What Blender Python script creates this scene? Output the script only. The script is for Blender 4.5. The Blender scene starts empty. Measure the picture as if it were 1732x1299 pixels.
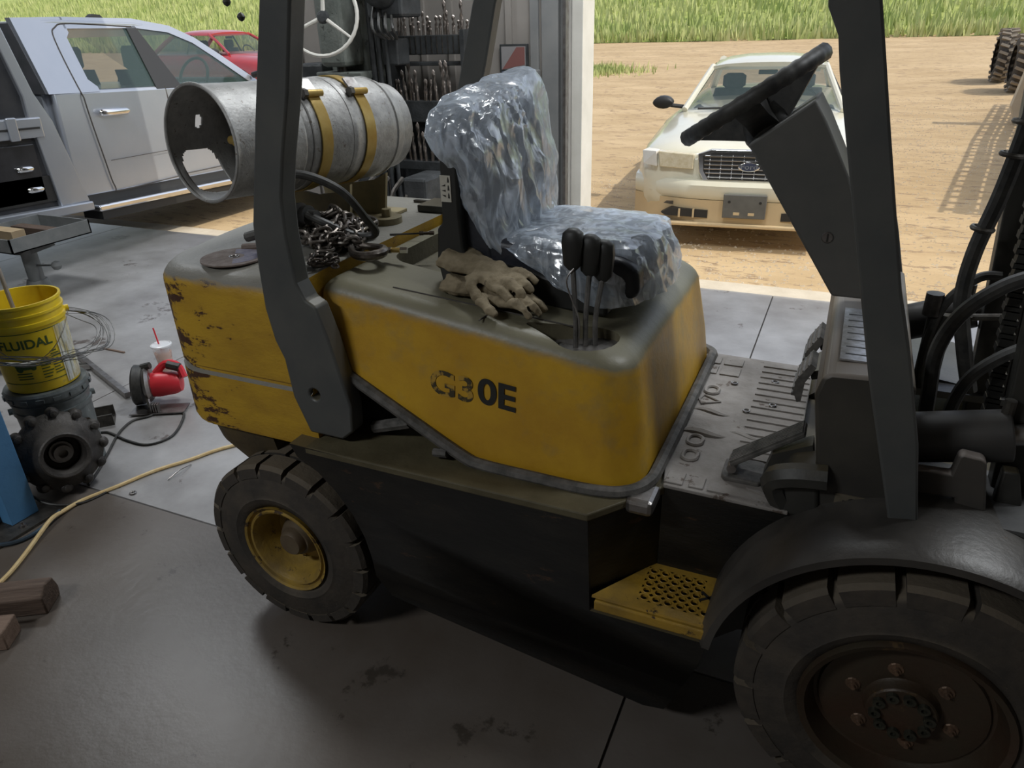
import bpy, bmesh, math, random
from math import sin, cos, pi, radians
from mathutils import Vector, Matrix, noise
random.seed(7)
S = bpy.context.scene
COL = S.collection

# ---------------------------------------------------------------- camera, sky, sun, exposure
cam = bpy.data.objects.new('camera', bpy.data.cameras.new('camera'))
COL.objects.link(cam)
cam.data.sensor_width = 36.0
cam.data.lens = 36.0 * 1233.3 / 1732.0
cam.data.clip_start = 0.05
cam.data.clip_end = 500
cR = Vector((0.9125, 0.4080, -0.0288)); cU = Vector((-0.1576, 0.4156, 0.8958)); cF = Vector((-0.3775, 0.8129, -0.4435))
mw = Matrix((cR, cU, -cF)).transposed().to_4x4()
mw.translation = Vector((1.4094, -1.3121, 1.7283))
cam.matrix_world = mw
S.camera = cam

w = bpy.data.worlds.new('sky'); S.world = w; w.use_nodes = True
wn = w.node_tree.nodes; wl = w.node_tree.links
sk = wn.new('ShaderNodeTexSky'); sk.sky_type = 'NISHITA'; sk.sun_disc = False
sk.sun_elevation = radians(58); sk.sun_rotation = radians(85); sk.air_density = 1.0; sk.dust_density = 1.5
hs = wn.new('ShaderNodeHueSaturation'); hs.inputs['Saturation'].default_value = 0.5; wl.new(sk.outputs[0], hs.inputs['Color']); wl.new(hs.outputs[0], wn['Background'].inputs[0]); wn['Background'].inputs[1].default_value = 0.17

sun = bpy.data.objects.new('sun', bpy.data.lights.new('sun', 'SUN')); COL.objects.link(sun)
sun.data.energy = 2.0; sun.data.angle = radians(0.6); sun.data.color = (1.0, 0.93, 0.80)
sdir = Vector((0.62, 0.03, 0.80)).normalized()          # towards the sun
sun.rotation_euler = sdir.to_track_quat('Z', 'Y').to_euler()

def area(name, loc, sx, sy, e, col=(1, 1, 1)):
    l = bpy.data.lights.new(name, 'AREA'); l.shape = 'RECTANGLE'; l.size = sx; l.size_y = sy; l.energy = e; l.color = col
    o = bpy.data.objects.new(name, l); o.location = loc; COL.objects.link(o); return o
FILL_LAMPS = [((0.3, 2.3, 4.2), 70), ((-3.6, 2.0, 4.2), 60), ((3.4, 1.6, 4.2), 60), ((-1.4, -3.6, 4.0), 85)]  # fill lamps added out of frame to brighten the interior
for i, (l, e) in enumerate(FILL_LAMPS):
    area('fill_light', l, 1.3, 0.5, e, (0.93, 0.97, 1.0))

S.view_settings.view_transform = 'Standard'; S.view_settings.look = 'None'
S.view_settings.gamma = 1.0; S.view_settings.use_curve_mapping = False
S.view_settings.exposure = 0.35

# ---------------------------------------------------------------- materials
def mat(name, c1, c2=None, rough=0.6, metal=0.0, scale=8.0, lo=0.35, hi=0.65, bump=0.0, bscale=60.0, dust=None, dlo=0.35, dhi=0.7,
        rust=None, rthr=0.62, rscale=9.0, coat=0.0, emit=0.0, alpha=1.0, trans=0.0, ior=1.45, stretch=(1, 1, 1), spec=0.5, rmask=None):
    m = bpy.data.materials.new(name); m.use_nodes = True
    N = m.node_tree.nodes; L = m.node_tree.links; b = N['Principled BSDF']
    b.inputs['Roughness'].default_value = rough; b.inputs['Metallic'].default_value = metal
    b.inputs['Specular IOR Level'].default_value = spec
    if coat: b.inputs['Coat Weight'].default_value = coat; b.inputs['Coat Roughness'].default_value = 0.08
    if trans: b.inputs['Transmission Weight'].default_value = trans; b.inputs['IOR'].default_value = ior
    if alpha < 1: b.inputs['Alpha'].default_value = alpha
    tc = N.new('ShaderNodeTexCoord'); mp = N.new('ShaderNodeMapping'); mp.inputs['Scale'].default_value = stretch
    L.new(tc.outputs['Object'], mp.inputs['Vector'])
    def nz(s, d=6.0, rg=0.6):
        n = N.new('ShaderNodeTexNoise'); n.inputs['Scale'].default_value = s; n.inputs['Detail'].default_value = d
        n.inputs['Roughness'].default_value = rg; L.new(mp.outputs[0], n.inputs['Vector']); return n
    def ramp(src, a, bb):
        r = N.new('ShaderNodeMapRange'); r.inputs['From Min'].default_value = a; r.inputs['From Max'].default_value = bb
        L.new(src, r.inputs['Value']); return r.outputs[0]
    def mix(fac, A, B):
        x = N.new('ShaderNodeMix'); x.data_type = 'RGBA'
        if isinstance(fac, float): x.inputs[0].default_value = fac
        else: L.new(fac, x.inputs[0])
        for k, v in ((6, A), (7, B)):
            if isinstance(v, tuple): x.inputs[k].default_value = (*v, 1)
            else: L.new(v, x.inputs[k])
        return x.outputs[2]
    col = c1
    if c2: col = mix(ramp(nz(scale).outputs[0], lo, hi), c1, c2)
    if rust:
        rn = ramp(nz(rscale, 9, 0.72).outputs[0], rthr, rthr + 0.04)
        if rmask:                                           # rust gathers towards one edge: axis, from, to
            sx = N.new('ShaderNodeSeparateXYZ'); L.new(tc.outputs['Object'], sx.inputs[0])
            mr = N.new('ShaderNodeMapRange'); mr.inputs['From Min'].default_value = rmask[1]; mr.inputs['From Max'].default_value = rmask[2]
            mr.inputs['To Min'].default_value = 0; mr.inputs['To Max'].default_value = rmask[3]
            L.new(sx.outputs[rmask[0]], mr.inputs['Value'])
            ad = N.new('ShaderNodeMath'); ad.operation = 'ADD'; n2 = nz(rscale, 9, 0.72)
            L.new(n2.outputs[0], ad.inputs[0]); L.new(mr.outputs[0], ad.inputs[1])
            rn = ramp(ad.outputs[0], rthr, rthr + 0.04)
        col = mix(rn, col, rust)
    if dust:
        g = N.new('ShaderNodeNewGeometry'); s = N.new('ShaderNodeSeparateXYZ'); L.new(g.outputs['Normal'], s.inputs[0])
        a = N.new('ShaderNodeMath'); a.operation = 'MULTIPLY_ADD'; a.inputs[1].default_value = 0.5
        L.new(nz(14.0).outputs[0], a.inputs[0]); L.new(s.outputs[2], a.inputs[2])
        col = mix(ramp(a.outputs[0], dlo + 0.25, dhi + 0.25), col, dust)
    if isinstance(col, tuple): b.inputs['Base Color'].default_value = (*col, 1)
    else: L.new(col, b.inputs['Base Color'])
    if emit: b.inputs['Emission Color'].default_value = (*c1, 1); b.inputs['Emission Strength'].default_value = emit
    if bump:
        bp = N.new('ShaderNodeBump'); bp.inputs['Strength'].default_value = bump; bp.inputs['Distance'].default_value = 0.01
        L.new(nz(bscale, 5).outputs[0], bp.inputs['Height']); L.new(bp.outputs[0], b.inputs['Normal'])
    return m

YEL = (0.62, 0.36, 0.022)
M = {}
M['hood'] = mat('hood_paint', YEL, (0.50, 0.27, 0.02), 0.42, 0, 5, dust=(0.20, 0.185, 0.125), dlo=0.14, dhi=0.48, rust=(0.33, 0.13, 0.02), rthr=0.69, rscale=5, bump=0.12, bscale=40)
M['weight'] = mat('counterweight_paint', (0.55, 0.33, 0.025), (0.42, 0.24, 0.022), 0.5, 0, 6, dust=(0.23, 0.22, 0.19), dlo=0.3, dhi=0.6, rust=(0.07, 0.03, 0.015), rthr=0.67, rscale=12, bump=0.2, bscale=60, stretch=(1, 1, 2.2), rmask=(0, -0.85, -1.3, 0.27))
M['black'] = mat('black_frame', (0.030, 0.030, 0.027), (0.052, 0.050, 0.044), 0.5, 0.2, 7, bump=0.1, dust=(0.10, 0.085, 0.055), dlo=0.6, dhi=0.95)
M['sidebl'] = mat('greasy_black_paint', (0.004, 0.004, 0.0035), (0.014, 0.012, 0.009), 0.42, 0, 4, 0.45, 0.7, bump=0.2, bscale=20, dust=(0.115, 0.092, 0.05), dlo=0.45, dhi=0.75, rust=(0.045, 0.024, 0.013), rthr=0.62, rscale=6, stretch=(1, 1, 3))
M['guard'] = mat('guard_paint', (0.070, 0.074, 0.074), (0.095, 0.096, 0.090), 0.45, 0, 5, bump=0.05, dust=(0.13, 0.115, 0.08), dlo=0.45, dhi=0.9)
M['rubber'] = mat('tyre_rubber', (0.030, 0.026, 0.022), (0.062, 0.05, 0.038), 0.8, 0, 10, bump=0.3, bscale=50, dust=(0.13, 0.105, 0.075), dlo=0.3, dhi=0.8)
M['rimy'] = mat('yellow_rim', (0.36, 0.23, 0.035), (0.19, 0.125, 0.035), 0.55, 0.0, 9, rust=(0.06, 0.035, 0.02), rthr=0.57, rscale=16, bump=0.2)
M['rimb'] = mat('brown_rim', (0.055, 0.030, 0.018), (0.05, 0.040, 0.026), 0.45, 0.2, 5, bump=0.15, rust=(0.11, 0.07, 0.035), rthr=0.62)
M['nut'] = mat('worn_brass_nut', (0.20, 0.125, 0.08), (0.12, 0.08, 0.055), 0.45, 0.5, 30)
M['cradle'] = mat('cradle_paint', (0.30, 0.245, 0.13), (0.20, 0.17, 0.10), 0.6, 0, 14, bump=0.1)
M['mat'] = mat('dusty_rubber_mat', (0.20, 0.182, 0.165), (0.31, 0.29, 0.27), 0.8, 0, 9, bump=0.3, bscale=40, rust=(0.10, 0.075, 0.06), rthr=0.6, rscale=14)
M['cutdust'] = mat('dusty_paint', (0.13, 0.115, 0.075), (0.18, 0.16, 0.10), 0.7, 0, 12, bump=0.2)
M['seal'] = mat('dusty_seal', (0.06, 0.058, 0.052), (0.14, 0.13, 0.12), 0.7, 0, 30, bump=0.2)
M['step'] = mat('step_paint', (0.42, 0.25, 0.03), (0.25, 0.155, 0.03), 0.5, 0, 14, rust=(0.05, 0.03, 0.015), rthr=0.6, rscale=18, bump=0.2)
M['steel'] = mat('worn_steel', (0.35, 0.34, 0.33), (0.22, 0.2, 0.19), 0.35, 0.9, 20, bump=0.1)
M['darksteel'] = mat('dark_steel', (0.06, 0.055, 0.05), (0.13, 0.12, 0.105), 0.45, 0.7, 25, bump=0.2)
M['chain'] = mat('chain_steel', (0.26, 0.235, 0.21), (0.12, 0.10, 0.085), 0.36, 0.8, 60, bump=0.2)
M['chrome'] = mat('chrome', (0.75, 0.75, 0.75), None, 0.12, 1.0)
M['tank'] = mat('tank_steel', (0.33, 0.325, 0.315), (0.47, 0.465, 0.45), 0.50, 0.35, 26, bump=0.2, bscale=90, rust=(0.20, 0.17, 0.14), rthr=0.60, rscale=55)
M['strap'] = mat('strap_brass', (0.42, 0.27, 0.06), (0.50, 0.36, 0.12), 0.35, 0.5, 12, bump=0.05)
M['hose'] = mat('hose_rubber', (0.022, 0.022, 0.022), (0.06, 0.058, 0.052), 0.5, 0, 30)
M['vinyl'] = mat('seat_vinyl', (0.013, 0.015, 0.02), (0.028, 0.03, 0.04), 0.4, 0, 12, bump=0.15, bscale=120)
M['label'] = mat('decal_white', (0.62, 0.60, 0.52), (0.5, 0.47, 0.4), 0.5, 0, 20)
M['ink'] = mat('decal_ink', (0.02, 0.02, 0.018), None, 0.5)
M['ghost'] = mat('worn_decal_ink', (0.05, 0.04, 0.02), (0.45, 0.27, 0.04), 0.45, 0, 28, 0.46, 0.52)
M['glove'] = mat('glove_leather', (0.17, 0.135, 0.08), (0.33, 0.27, 0.175), 0.85, 0, 14, bump=0.4, bscale=60, rust=(0.10, 0.075, 0.05), rthr=0.62, rscale=9)
M['plate'] = mat('name_plate', (0.30, 0.29, 0.28), (0.50, 0.50, 0.52), 0.3, 0.6, 60)
M['concrete'] = mat('polished_concrete', (0.22, 0.208, 0.20), (0.42, 0.41, 0.405), 0.30, 0, 2.4, 0.3, 0.7, bump=0.08, bscale=30, rust=(0.12, 0.10, 0.09), rthr=0.60, rscale=3.0)
M['concrete_dim'] = mat('dimmed_stained_concrete', (0.085, 0.066, 0.050), (0.16, 0.142, 0.128), 0.38, 0, 1.3, 0.3, 0.75, bump=0.1, bscale=30, rust=(0.06, 0.05, 0.04), rthr=0.60, rscale=4.0)  # darker copy of the floor concrete: dim foreground put into colour, plus stains
M['gravel'] = mat('gravel_sand', (0.42, 0.295, 0.155), (0.58, 0.43, 0.25), 0.95, 0, 1.1, 0.3, 0.7, bump=1.0, bscale=26, rust=(0.30, 0.21, 0.125), rthr=0.56, rscale=7, stretch=(.6, 1.6, 1))
M['grass'] = mat('grass_field', (0.22, 0.30, 0.06), (0.42, 0.45, 0.13), 0.9, 0, 1.6, 0.3, 0.7, bump=1.0, bscale=12)
M['blade'] = mat('grass_blade', (0.33, 0.41, 0.12), (0.58, 0.59, 0.27), 0.9, 0, 0.8, 0.35, 0.65)
M['wall'] = mat('painted_wall', (0.30, 0.275, 0.25), (0.26, 0.24, 0.22), 0.6, 0, 3, bump=0.03)
M['wallg'] = mat('grey_door_frame', (0.20, 0.205, 0.205), (0.25, 0.25, 0.245), 0.55, 0, 4)
M['white'] = mat('white_trim', (0.74, 0.72, 0.66), (0.66, 0.64, 0.58), 0.5, 0, 5)
M['seam'] = mat('joint_fill', (0.07, 0.062, 0.055), None, 0.8)

# ---------------------------------------------------------------- builders
ORG = {}
def origin(o):
    while o is not None:
        if o.name in ORG: return ORG[o.name]
        o = o.parent
    return Vector((0, 0, 0))
def thing(name, label, cat, loc=(0, 0, 0), group=None):
    o = bpy.data.objects.new(name, None); COL.objects.link(o); o.location = loc; o.empty_display_size = 0.05
    ORG[o.name] = Vector(loc); o['label'] = label; o['category'] = cat
    if group: o['group'] = group
    return o
def tag(o, label=None, cat=None, group=None, kind=None):
    for k, v in (('label', label), ('category', cat), ('group', group), ('kind', kind)):
        if v: o[k] = v
    return o

class B:
    """collects shapes in world coordinates and links them as ONE mesh object"""
    def __init__(s): s.v = []; s.f = []
    def add(s, vs, fs):
        k = len(s.v); s.v += [tuple(p) for p in vs]; s.f += [tuple(i + k for i in f) for f in fs]; return s
    def box(s, a, b):
        x0, y0, z0 = a; x1, y1, z1 = b
        return s.add([(x0,y0,z0),(x1,y0,z0),(x1,y1,z0),(x0,y1,z0),(x0,y0,z1),(x1,y0,z1),(x1,y1,z1),(x0,y1,z1)],
                     [(0,3,2,1),(4,5,6,7),(0,1,5,4),(1,2,6,5),(2,3,7,6),(3,0,4,7)])
    def obox(s, c, sz, R=None):                              # oriented box
        R = R or Matrix.Identity(3); c = Vector(c)
        vs = [c + R @ Vector((sx*sz[0]/2, sy*sz[1]/2, sz_*sz[2]/2)) for sz_ in (-1,1) for sy in (-1,1) for sx in (-1,1)]
        return s.add(vs, [(0,2,3,1),(4,5,7,6),(0,1,5,4),(1,3,7,5),(3,2,6,7),(2,0,4,6)])
    def prism(s, poly, axis, a, b, b_in=None):               # polygon extruded along an axis
        n = len(poly)
        def P(q, t):
            if axis == 'Y': return (q[0], t, q[1])
            if axis == 'X': return (t, q[0], q[1])
            return (q[0], q[1], t)
        vs = [P(q, a) for q in poly] + [P(q, b) for q in (b_in or poly)]
        return s.add(vs, [tuple(range(n))[::-1], tuple(range(n, 2*n))] + [(i, (i+1) % n, n + (i+1) % n, n + i) for i in range(n)])
    def rings(s, R, cap=True, closed=True):                  # loft through rings of equal count
        n = len(R[0]); vs = [p for r in R for p in r]; fs = []
        for k in range(len(R) - 1):
            for i in range(n if closed else n - 1):
                j = (i + 1) % n; fs.append((k*n+i, k*n+j, (k+1)*n+j, (k+1)*n+i))
        if cap: fs.append(tuple(range(n))[::-1]); fs.append(tuple(range((len(R)-1)*n, len(R)*n)))
        return s.add(vs, fs)
    def cyl(s, p, q, r, r2=None, n=20, cap=True):
        p = Vector(p); q = Vector(q); d = (q - p).normalized(); r2 = r if r2 is None else r2
        u = d.orthogonal().normalized(); v = d.cross(u)
        return s.rings([[c + (u*cos(2*pi*i/n) + v*sin(2*pi*i/n))*rr for i in range(n)] for c, rr in ((p, r), (q, r2))], cap)
    def lathe(s, p, d, prof, n=32, cap=True, ph=0.0):        # prof: (offset along d, radius)
        p = Vector(p); d = Vector(d).normalized(); u = d.orthogonal().normalized(); v = d.cross(u)
        return s.rings([[p + d*t + (u*cos(2*pi*i/n+ph) + v*sin(2*pi*i/n+ph))*max(r, 1e-4) for i in range(n)] for t, r in prof], cap)
    def tube(s, pts, r, n=8, cap=True, closed=False):
        P = [Vector(p) for p in pts]; R = []; m = len(P); up = None
        for i, p in enumerate(P):
            a = P[(i-1) % m] if closed or i > 0 else p; b = P[(i+1) % m] if closed or i < m-1 else p
            d = (b - a).normalized()
            if up is None: up = d.orthogonal().normalized()
            up = (up - d*up.dot(d)).normalized(); v = d.cross(up); rr = r[i] if isinstance(r, (list, tuple)) else r
            R.append([p + (up*cos(2*pi*k/n) + v*sin(2*pi*k/n))*rr for k in range(n)])
        if closed: R.append(R[0])
        return s.rings(R, cap and not closed)
    def torus(s, c, d, R, r, n=40, k=8):
        d = Vector(d).normalized(); u = d.orthogonal().normalized(); v = d.cross(u); c = Vector(c)
        return s.tube([c + (u*cos(2*pi*i/n) + v*sin(2*pi*i/n))*R for i in range(n)], r, k, closed=True)
    def mesh(s, name, o=Vector((0, 0, 0))):
        me = bpy.data.meshes.new(name); me.from_pydata([tuple(Vector(p) - o) for p in s.v], [], s.f); me.validate()
        bm = bmesh.new(); bm.from_mesh(me); bmesh.ops.remove_doubles(bm, verts=bm.verts, dist=1e-5)
        bmesh.ops.recalc_face_normals(bm, faces=bm.faces); bm.to_mesh(me); bm.free(); return me
    def build(s, name, m, parent=None, smooth=35, bevel=0.0, loc=None, seg=2, cuts=None, label=None, solid=0.0, sub=0):
        o0 = origin(parent) if parent else (Vector(loc) if loc else Vector((0, 0, 0)))
        me = s.mesh(name, o0); me.materials.append(M[m] if isinstance(m, str) else m)
        o = bpy.data.objects.new(name, me); COL.objects.link(o)
        if parent: o.parent = parent
        else: o.location = o0; ORG[o.name] = o0
        if cuts:
            for c in cuts:
                cm = c.mesh('cut', o0); co = bpy.data.objects.new('cut', cm); COL.objects.link(co)
                if parent: co.parent = parent
                else: co.location = o0
                md = o.modifiers.new('b', 'BOOLEAN'); md.operation = 'DIFFERENCE'; md.solver = 'EXACT'; md.object = co
                bpy.context.view_layer.update()
                ev = o.evaluated_get(bpy.context.evaluated_depsgraph_get()); nm = bpy.data.meshes.new_from_object(ev)
                o.modifiers.clear(); old = o.data; o.data = nm; nm.name = name
                bpy.data.objects.remove(co)
            me = o.data
            if not me.materials: me.materials.append(M[m])
        if bevel:
            md = o.modifiers.new('bevel', 'BEVEL'); md.width = bevel; md.segments = seg; md.limit_method = 'ANGLE'; md.angle_limit = radians(30); md.use_clamp_overlap = True
        if solid: md = o.modifiers.new('solid', 'SOLIDIFY'); md.thickness = solid
        if sub: md = o.modifiers.new('sub', 'SUBSURF'); md.levels = sub; md.render_levels = sub
        if smooth:
            for p in o.data.polygons: p.use_smooth = True
            bm = bmesh.new(); bm.from_mesh(o.data)
            for e in bm.edges:
                if len(e.link_faces) == 2 and e.calc_face_angle(0) > radians(smooth): e.smooth = False
            bm.to_mesh(o.data); bm.free()
        if label: o['label'] = label
        return o
def inst(src, name, parent, T):                              # another object on shared mesh data; T is a world matrix for a mesh made about the origin
    o = bpy.data.objects.new(name, src); COL.objects.link(o)
    if parent: o.parent = parent; o.matrix_local = Matrix.Translation(-origin(parent)) @ T
    else: o.matrix_local = T; ORG[o.name] = T.to_translation()
    return o
def pm(b, name, m, smooth=True):                             # a mesh about the origin, for inst()
    me = b.mesh(name); me.materials.append(M[m] if isinstance(m, str) else m)
    if smooth:
        for p in me.polygons: p.use_smooth = True
        bm = bmesh.new(); bm.from_mesh(me)
        for e in bm.edges:
            if len(e.link_faces) == 2 and e.calc_face_angle(0) > radians(35): e.smooth = False
        bm.to_mesh(me); bm.free()
    return me
def frame(d, up=(0, 0, 1)):                                  # rotation whose z axis is d
    d = Vector(d).normalized(); x = Vector(up).cross(d)
    if x.length < 1e-4: x = Vector((1, 0, 0)).cross(d)
    x.normalize(); return Matrix((x, d.cross(x), d)).transposed()
def bez(pts, n=40):                                          # smooth path through points
    P = [Vector(p) for p in pts]; out = []; m = len(P) - 1
    for i in range(m):
        a = P[max(i-1, 0)]; b = P[i]; c = P[i+1]; d = P[min(i+2, m)]; k = max(2, n // m)
        for j in range(k):
            t = j / k
            out.append(0.5*((2*b) + (c-a)*t + (2*a-5*b+4*c-d)*t*t + (3*b-a-3*c+d)*t**3))
    out.append(P[-1]); return out
def text(s, size, m, name, parent, T, ext=0.0006, bold=0.0, fit=None, sx=1.0):
    c = bpy.data.curves.new('t', 'FONT'); c.body = s; c.size = size; c.align_x = 'CENTER'; c.align_y = 'CENTER'; c.extrude = ext; c.offset = bold
    o = bpy.data.objects.new('t', c); COL.objects.link(o); bpy.context.view_layer.update()
    me = bpy.data.meshes.new_from_object(o.evaluated_get(bpy.context.evaluated_depsgraph_get())); bpy.data.objects.remove(o)
    if sx != 1.0:
        for v in me.vertices: v.co.x *= sx
    if fit:
        for v in me.vertices: v.co = fit(v.co)
        T = Matrix.Identity(4)
    me.materials.clear(); me.materials.append(M[m]); me.name = name
    return inst(me, name, parent, T)

# ---------------------------------------------------------------- setting
def struct(o): o['kind'] = 'structure'; return o
FX = [-9.0, -5.2, -2.05, 1.06, 4.2, 7.0]; FY = [-6.0, -3.1, 0.302, 3.745]
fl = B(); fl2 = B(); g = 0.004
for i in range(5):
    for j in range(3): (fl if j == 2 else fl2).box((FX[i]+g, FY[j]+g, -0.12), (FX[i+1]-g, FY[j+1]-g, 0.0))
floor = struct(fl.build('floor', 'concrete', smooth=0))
fl2.build('near_slabs', 'concrete_dim', floor, smooth=0)
jb = B().box((-9, -6, -0.14), (7, 3.745, -0.009)); jb.build('joint_fill', 'seam', floor, smooth=0)
B().box((-9, 3.75, -0.16), (7, 3.95, -0.006)).build('threshold_strip', mat('apron_concrete', (0.60, 0.53, 0.42), (0.50, 0.43, 0.33), 0.9, 0, 4, bump=0.4), floor, smooth=0)

def gz(x, y):                                                # lie of the land outside
    h = -0.05
    if y > 12: h += (y - 12) * 0.052 if y < 30 else 0.936 + (y - 30) * 0.20
    return h + 0.03 * noise.noise(Vector((x*0.35, y*0.35, 0)))*min(1, max(0, y-4)/3)
def terrain(name, m, x0, x1, y0, y1, st, amp=0.0, dz=0.0):
    b = B(); nx = int((x1-x0)/st[0]); ny = int((y1-y0)/st[1]); vs = []; fs = []
    for j in range(ny+1):
        for i in range(nx+1):
            x = x0+(x1-x0)*i/nx; y = y0+(y1-y0)*j/ny
            vs.append((x, y, gz(x, y) + dz + amp*noise.noise(Vector((x*1.1, y*1.1, 3)))))
    for j in range(ny):
        for i in range(nx): k = j*(nx+1)+i; fs.append((k, k+1, k+nx+2, k+nx+1))
    b.add(vs, fs); return b
struct(terrain('gravel_yard', 'gravel', -60, 40, 3.93, 30.4, (1.0, 0.4)).build('gravel_yard', 'gravel', smooth=180))
gr = struct(terrain('grass_bank', 'grass', -110, 70, 30.0, 90, (1.2, 0.8), 0.12).build('grass_bank', 'grass', smooth=180))
def blades(n, fx, fy, h, sc=1.0):
    b = B(); vs = []; fs = []
    for i in range(n):
        x = fx(); y = fy(); z = gz(x, y); a = random.uniform(0, pi); hh = h*random.uniform(0.5, 1.3); ww = hh*0.16*sc
        lx = random.uniform(-.3, .3)*hh; k = len(vs)
        vs += [(x-cos(a)*ww, y-sin(a)*ww, z-0.02), (x+cos(a)*ww, y+sin(a)*ww, z-0.02), (x+lx, y+lx*0.5, z+hh)]; fs.append((k, k+1, k+2))
    return b.add(vs, fs)
tag(blades(60000, lambda: random.uniform(-70, 22), lambda: 30.0+random.random()**1.6*34, 0.42).build('field_grass', 'blade', smooth=0, loc=(0, 30, 0)),
    'tall green grass growing on the bank beyond the gravel yard', 'grass', kind='stuff')
tag(blades(2600, lambda: random.gauss(-6.3, 0.8), lambda: random.gauss(20.5, 0.6), 0.16).build('grass_patch', 'blade', smooth=0, loc=(-4.6, 20.5, 0)),
    'small patch of green weeds out on the gravel beside the white door frame', 'grass', kind='stuff')
pb = B()
for i in range(9000):
    x = random.uniform(-1.5, 4.8); y = 4.0 + random.random()**1.6*12; r = random.uniform(0.006, 0.02)
    z = gz(x, y); pb.add([(x-r, y-r*.6, z-.004), (x+r*.9, y-r*.8, z-.004), (x+r*.7, y+r, z-.004), (x-r*.8, y+r*.8, z-.004), (x+r*.1, y, z+r*.7)], [(0,1,4),(1,2,4),(2,3,4),(3,0,4)])
tag(pb.build('loose_gravel', mat('loose_stone', (0.46, 0.36, 0.25), (0.62, 0.52, 0.38), 0.9, 0, 3), smooth=0, loc=(1, 6, 0)), 'loose pale pebbles scattered over the sandy gravel yard', 'gravel', kind='stuff')

# walls with two door openings in the far wall
WY = 3.72
struct(B().box((-2.80, WY, 0), (-0.62, WY+0.12, 4.6)).build('wall_far', 'wall', smooth=0))
ws = bpy.data.objects['wall_far']
rb = B().box((-0.022, 0, 0), (0.022, 0.022, 4.6)); me = pm(rb, 'wall_rib', 'wall', False)
for i in range(9): inst(me, 'wall_rib', ws, Matrix.Translation((-2.66+i*0.225, WY-0.022, 0)))
struct(B().box((-9.2, WY, 3.75), (7.2, WY+0.12, 4.6)).build('wall_far_header', 'wall', smooth=0))
struct(B().box((3.9, WY, 0), (7.2, WY+0.12, 3.75)).build('wall_far_right', 'wall', smooth=0))
struct(B().box((-9.3, -6.1, 0), (-9.15, WY+.12, 4.6)).build('wall_left', 'wall', smooth=0))
struct(B().box((7.05, -6.1, 0), (7.2, WY+.12, 4.6)).build('wall_right', 'wall', smooth=0))
struct(B().box((-9.3, -6.2, 0), (7.2, -6.05, 4.6)).build('wall_near', 'wall', smooth=0))
struct(B().box((-9.3, -6.2, 4.55), (7.2, WY+.12, 4.7)).build('ceiling', 'wall', smooth=0))
# door frame of the right-hand opening
df = struct(B().box((-0.62, WY-0.02, 0), (-0.50, WY+0.14, 3.75)).build('trim_1', 'wallg', smooth=0, bevel=0.004))
B().box((-0.50, WY+0.02, 0), (-0.455, WY+0.14, 3.75)).build('inner_stop', 'wallg', df, smooth=0, bevel=0.004)
B().box((-0.462, WY-0.03, 0), (-0.442, WY+0.03, 3.75)).build('door_track', 'steel', df, smooth=0)
B().box((-0.70, WY-0.028, 0), (-0.64, WY-0.0, 3.75)).build('corner_strip', 'wallg', df, smooth=0, bevel=0.004)
B().box((-0.455, WY+0.12, -0.05), (-0.375, WY+0.36, 3.75)).build('outer_casing', 'white', df, smooth=0, bevel=0.004)
B().box((-0.375, WY+0.0, 3.70), (3.9, WY+0.14, 3.78)).build('head_casing', 'wallg', df, smooth=0)
# housings for the added fill lamps, unseen above the frame
for i, (l, e) in enumerate(FILL_LAMPS):
    t = thing('fill_lamp', 'long white fill lamp added out of sight under the shop roof', 'lamp', (l[0], l[1], l[2]), 'added fill lamps')
    B().box((l[0]-.7, l[1]-.28, l[2]+.02), (l[0]+.7, l[1]+.28, l[2]+.10)).build('housing', 'white', t, smooth=0, bevel=.01)
    for sx in (-.5, .5): B().cyl((l[0]+sx, l[1], l[2]+.1), (l[0]+sx, l[1], 4.55), .006, n=6).build('hanger', 'steel', t)

# ---------------------------------------------------------------- forklift
FK = thing('forklift', 'yellow and black forklift with worn paint parked across the shop floor', 'forklift', (0.85, 0.6, 0.0))
YN, YF = 0.02, 1.18
def mir(y): return 1.2 - y
def zt(x): return 1.142 - 0.118*(x-0.16)/0.84               # hood top
# --- counterweight
def cw_ring(z, ins, x1=0.16, zf=None):
    # plan outline from the near front corner round the tail to the far front corner
    P = []; y0 = 0.075+ins; y1 = mir(0.075)-ins; xb = -0.275; r = 0.17
    P.append((x1, y0)); P.append((-0.02, y0)); P.append((-0.14, y0))
    def tail(y): t = (y-0.6)/0.525; return -0.47+ins + 0.13*t*t
    cx, cy = tail(y0+r)+r*0.98, y0+r
    for k in range(9): a = -pi/2 - (pi/2)*k/8; P.append((cx + r*cos(a), cy + r*sin(a)))
    for k in range(1, 8):
        y = cy + (mir(cy)-cy)*k/8; P.append((tail(y), y))
    cy2 = mir(cy)
    for k in range(9): a = pi - (pi/2)*k/8; P.append((cx + r*cos(a), cy2 + r*sin(a)))
    P.append((-0.14, y1)); P.append((-0.02, y1)); P.append((x1, y1))
    return [(p[0], p[1], z + (zf(p[0]) if zf else 0)) for p in P]
sl = lambda x: 0.06*max(0.0, (-0.1-x))/0.35
R = [cw_ring(0.655, 0.03), cw_ring(0.645, 0.004, zf=lambda x: .01), cw_ring(0.67, 0.0), cw_ring(0.83, 0.0), cw_ring(0.838, 0.010), cw_ring(0.846, 0.010), cw_ring(0.854, 0.002), cw_ring(1.09, 0.0)]
for k in range(1, 7): a = pi/2*k/6; R.append(cw_ring(1.09+0.055*sin(a), 0.055*(1-cos(a))))
R.append(cw_ring(1.15, 0.12)); 
cwo = B().rings(R).build('counterweight', 'weight', FK, smooth=40)
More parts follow.
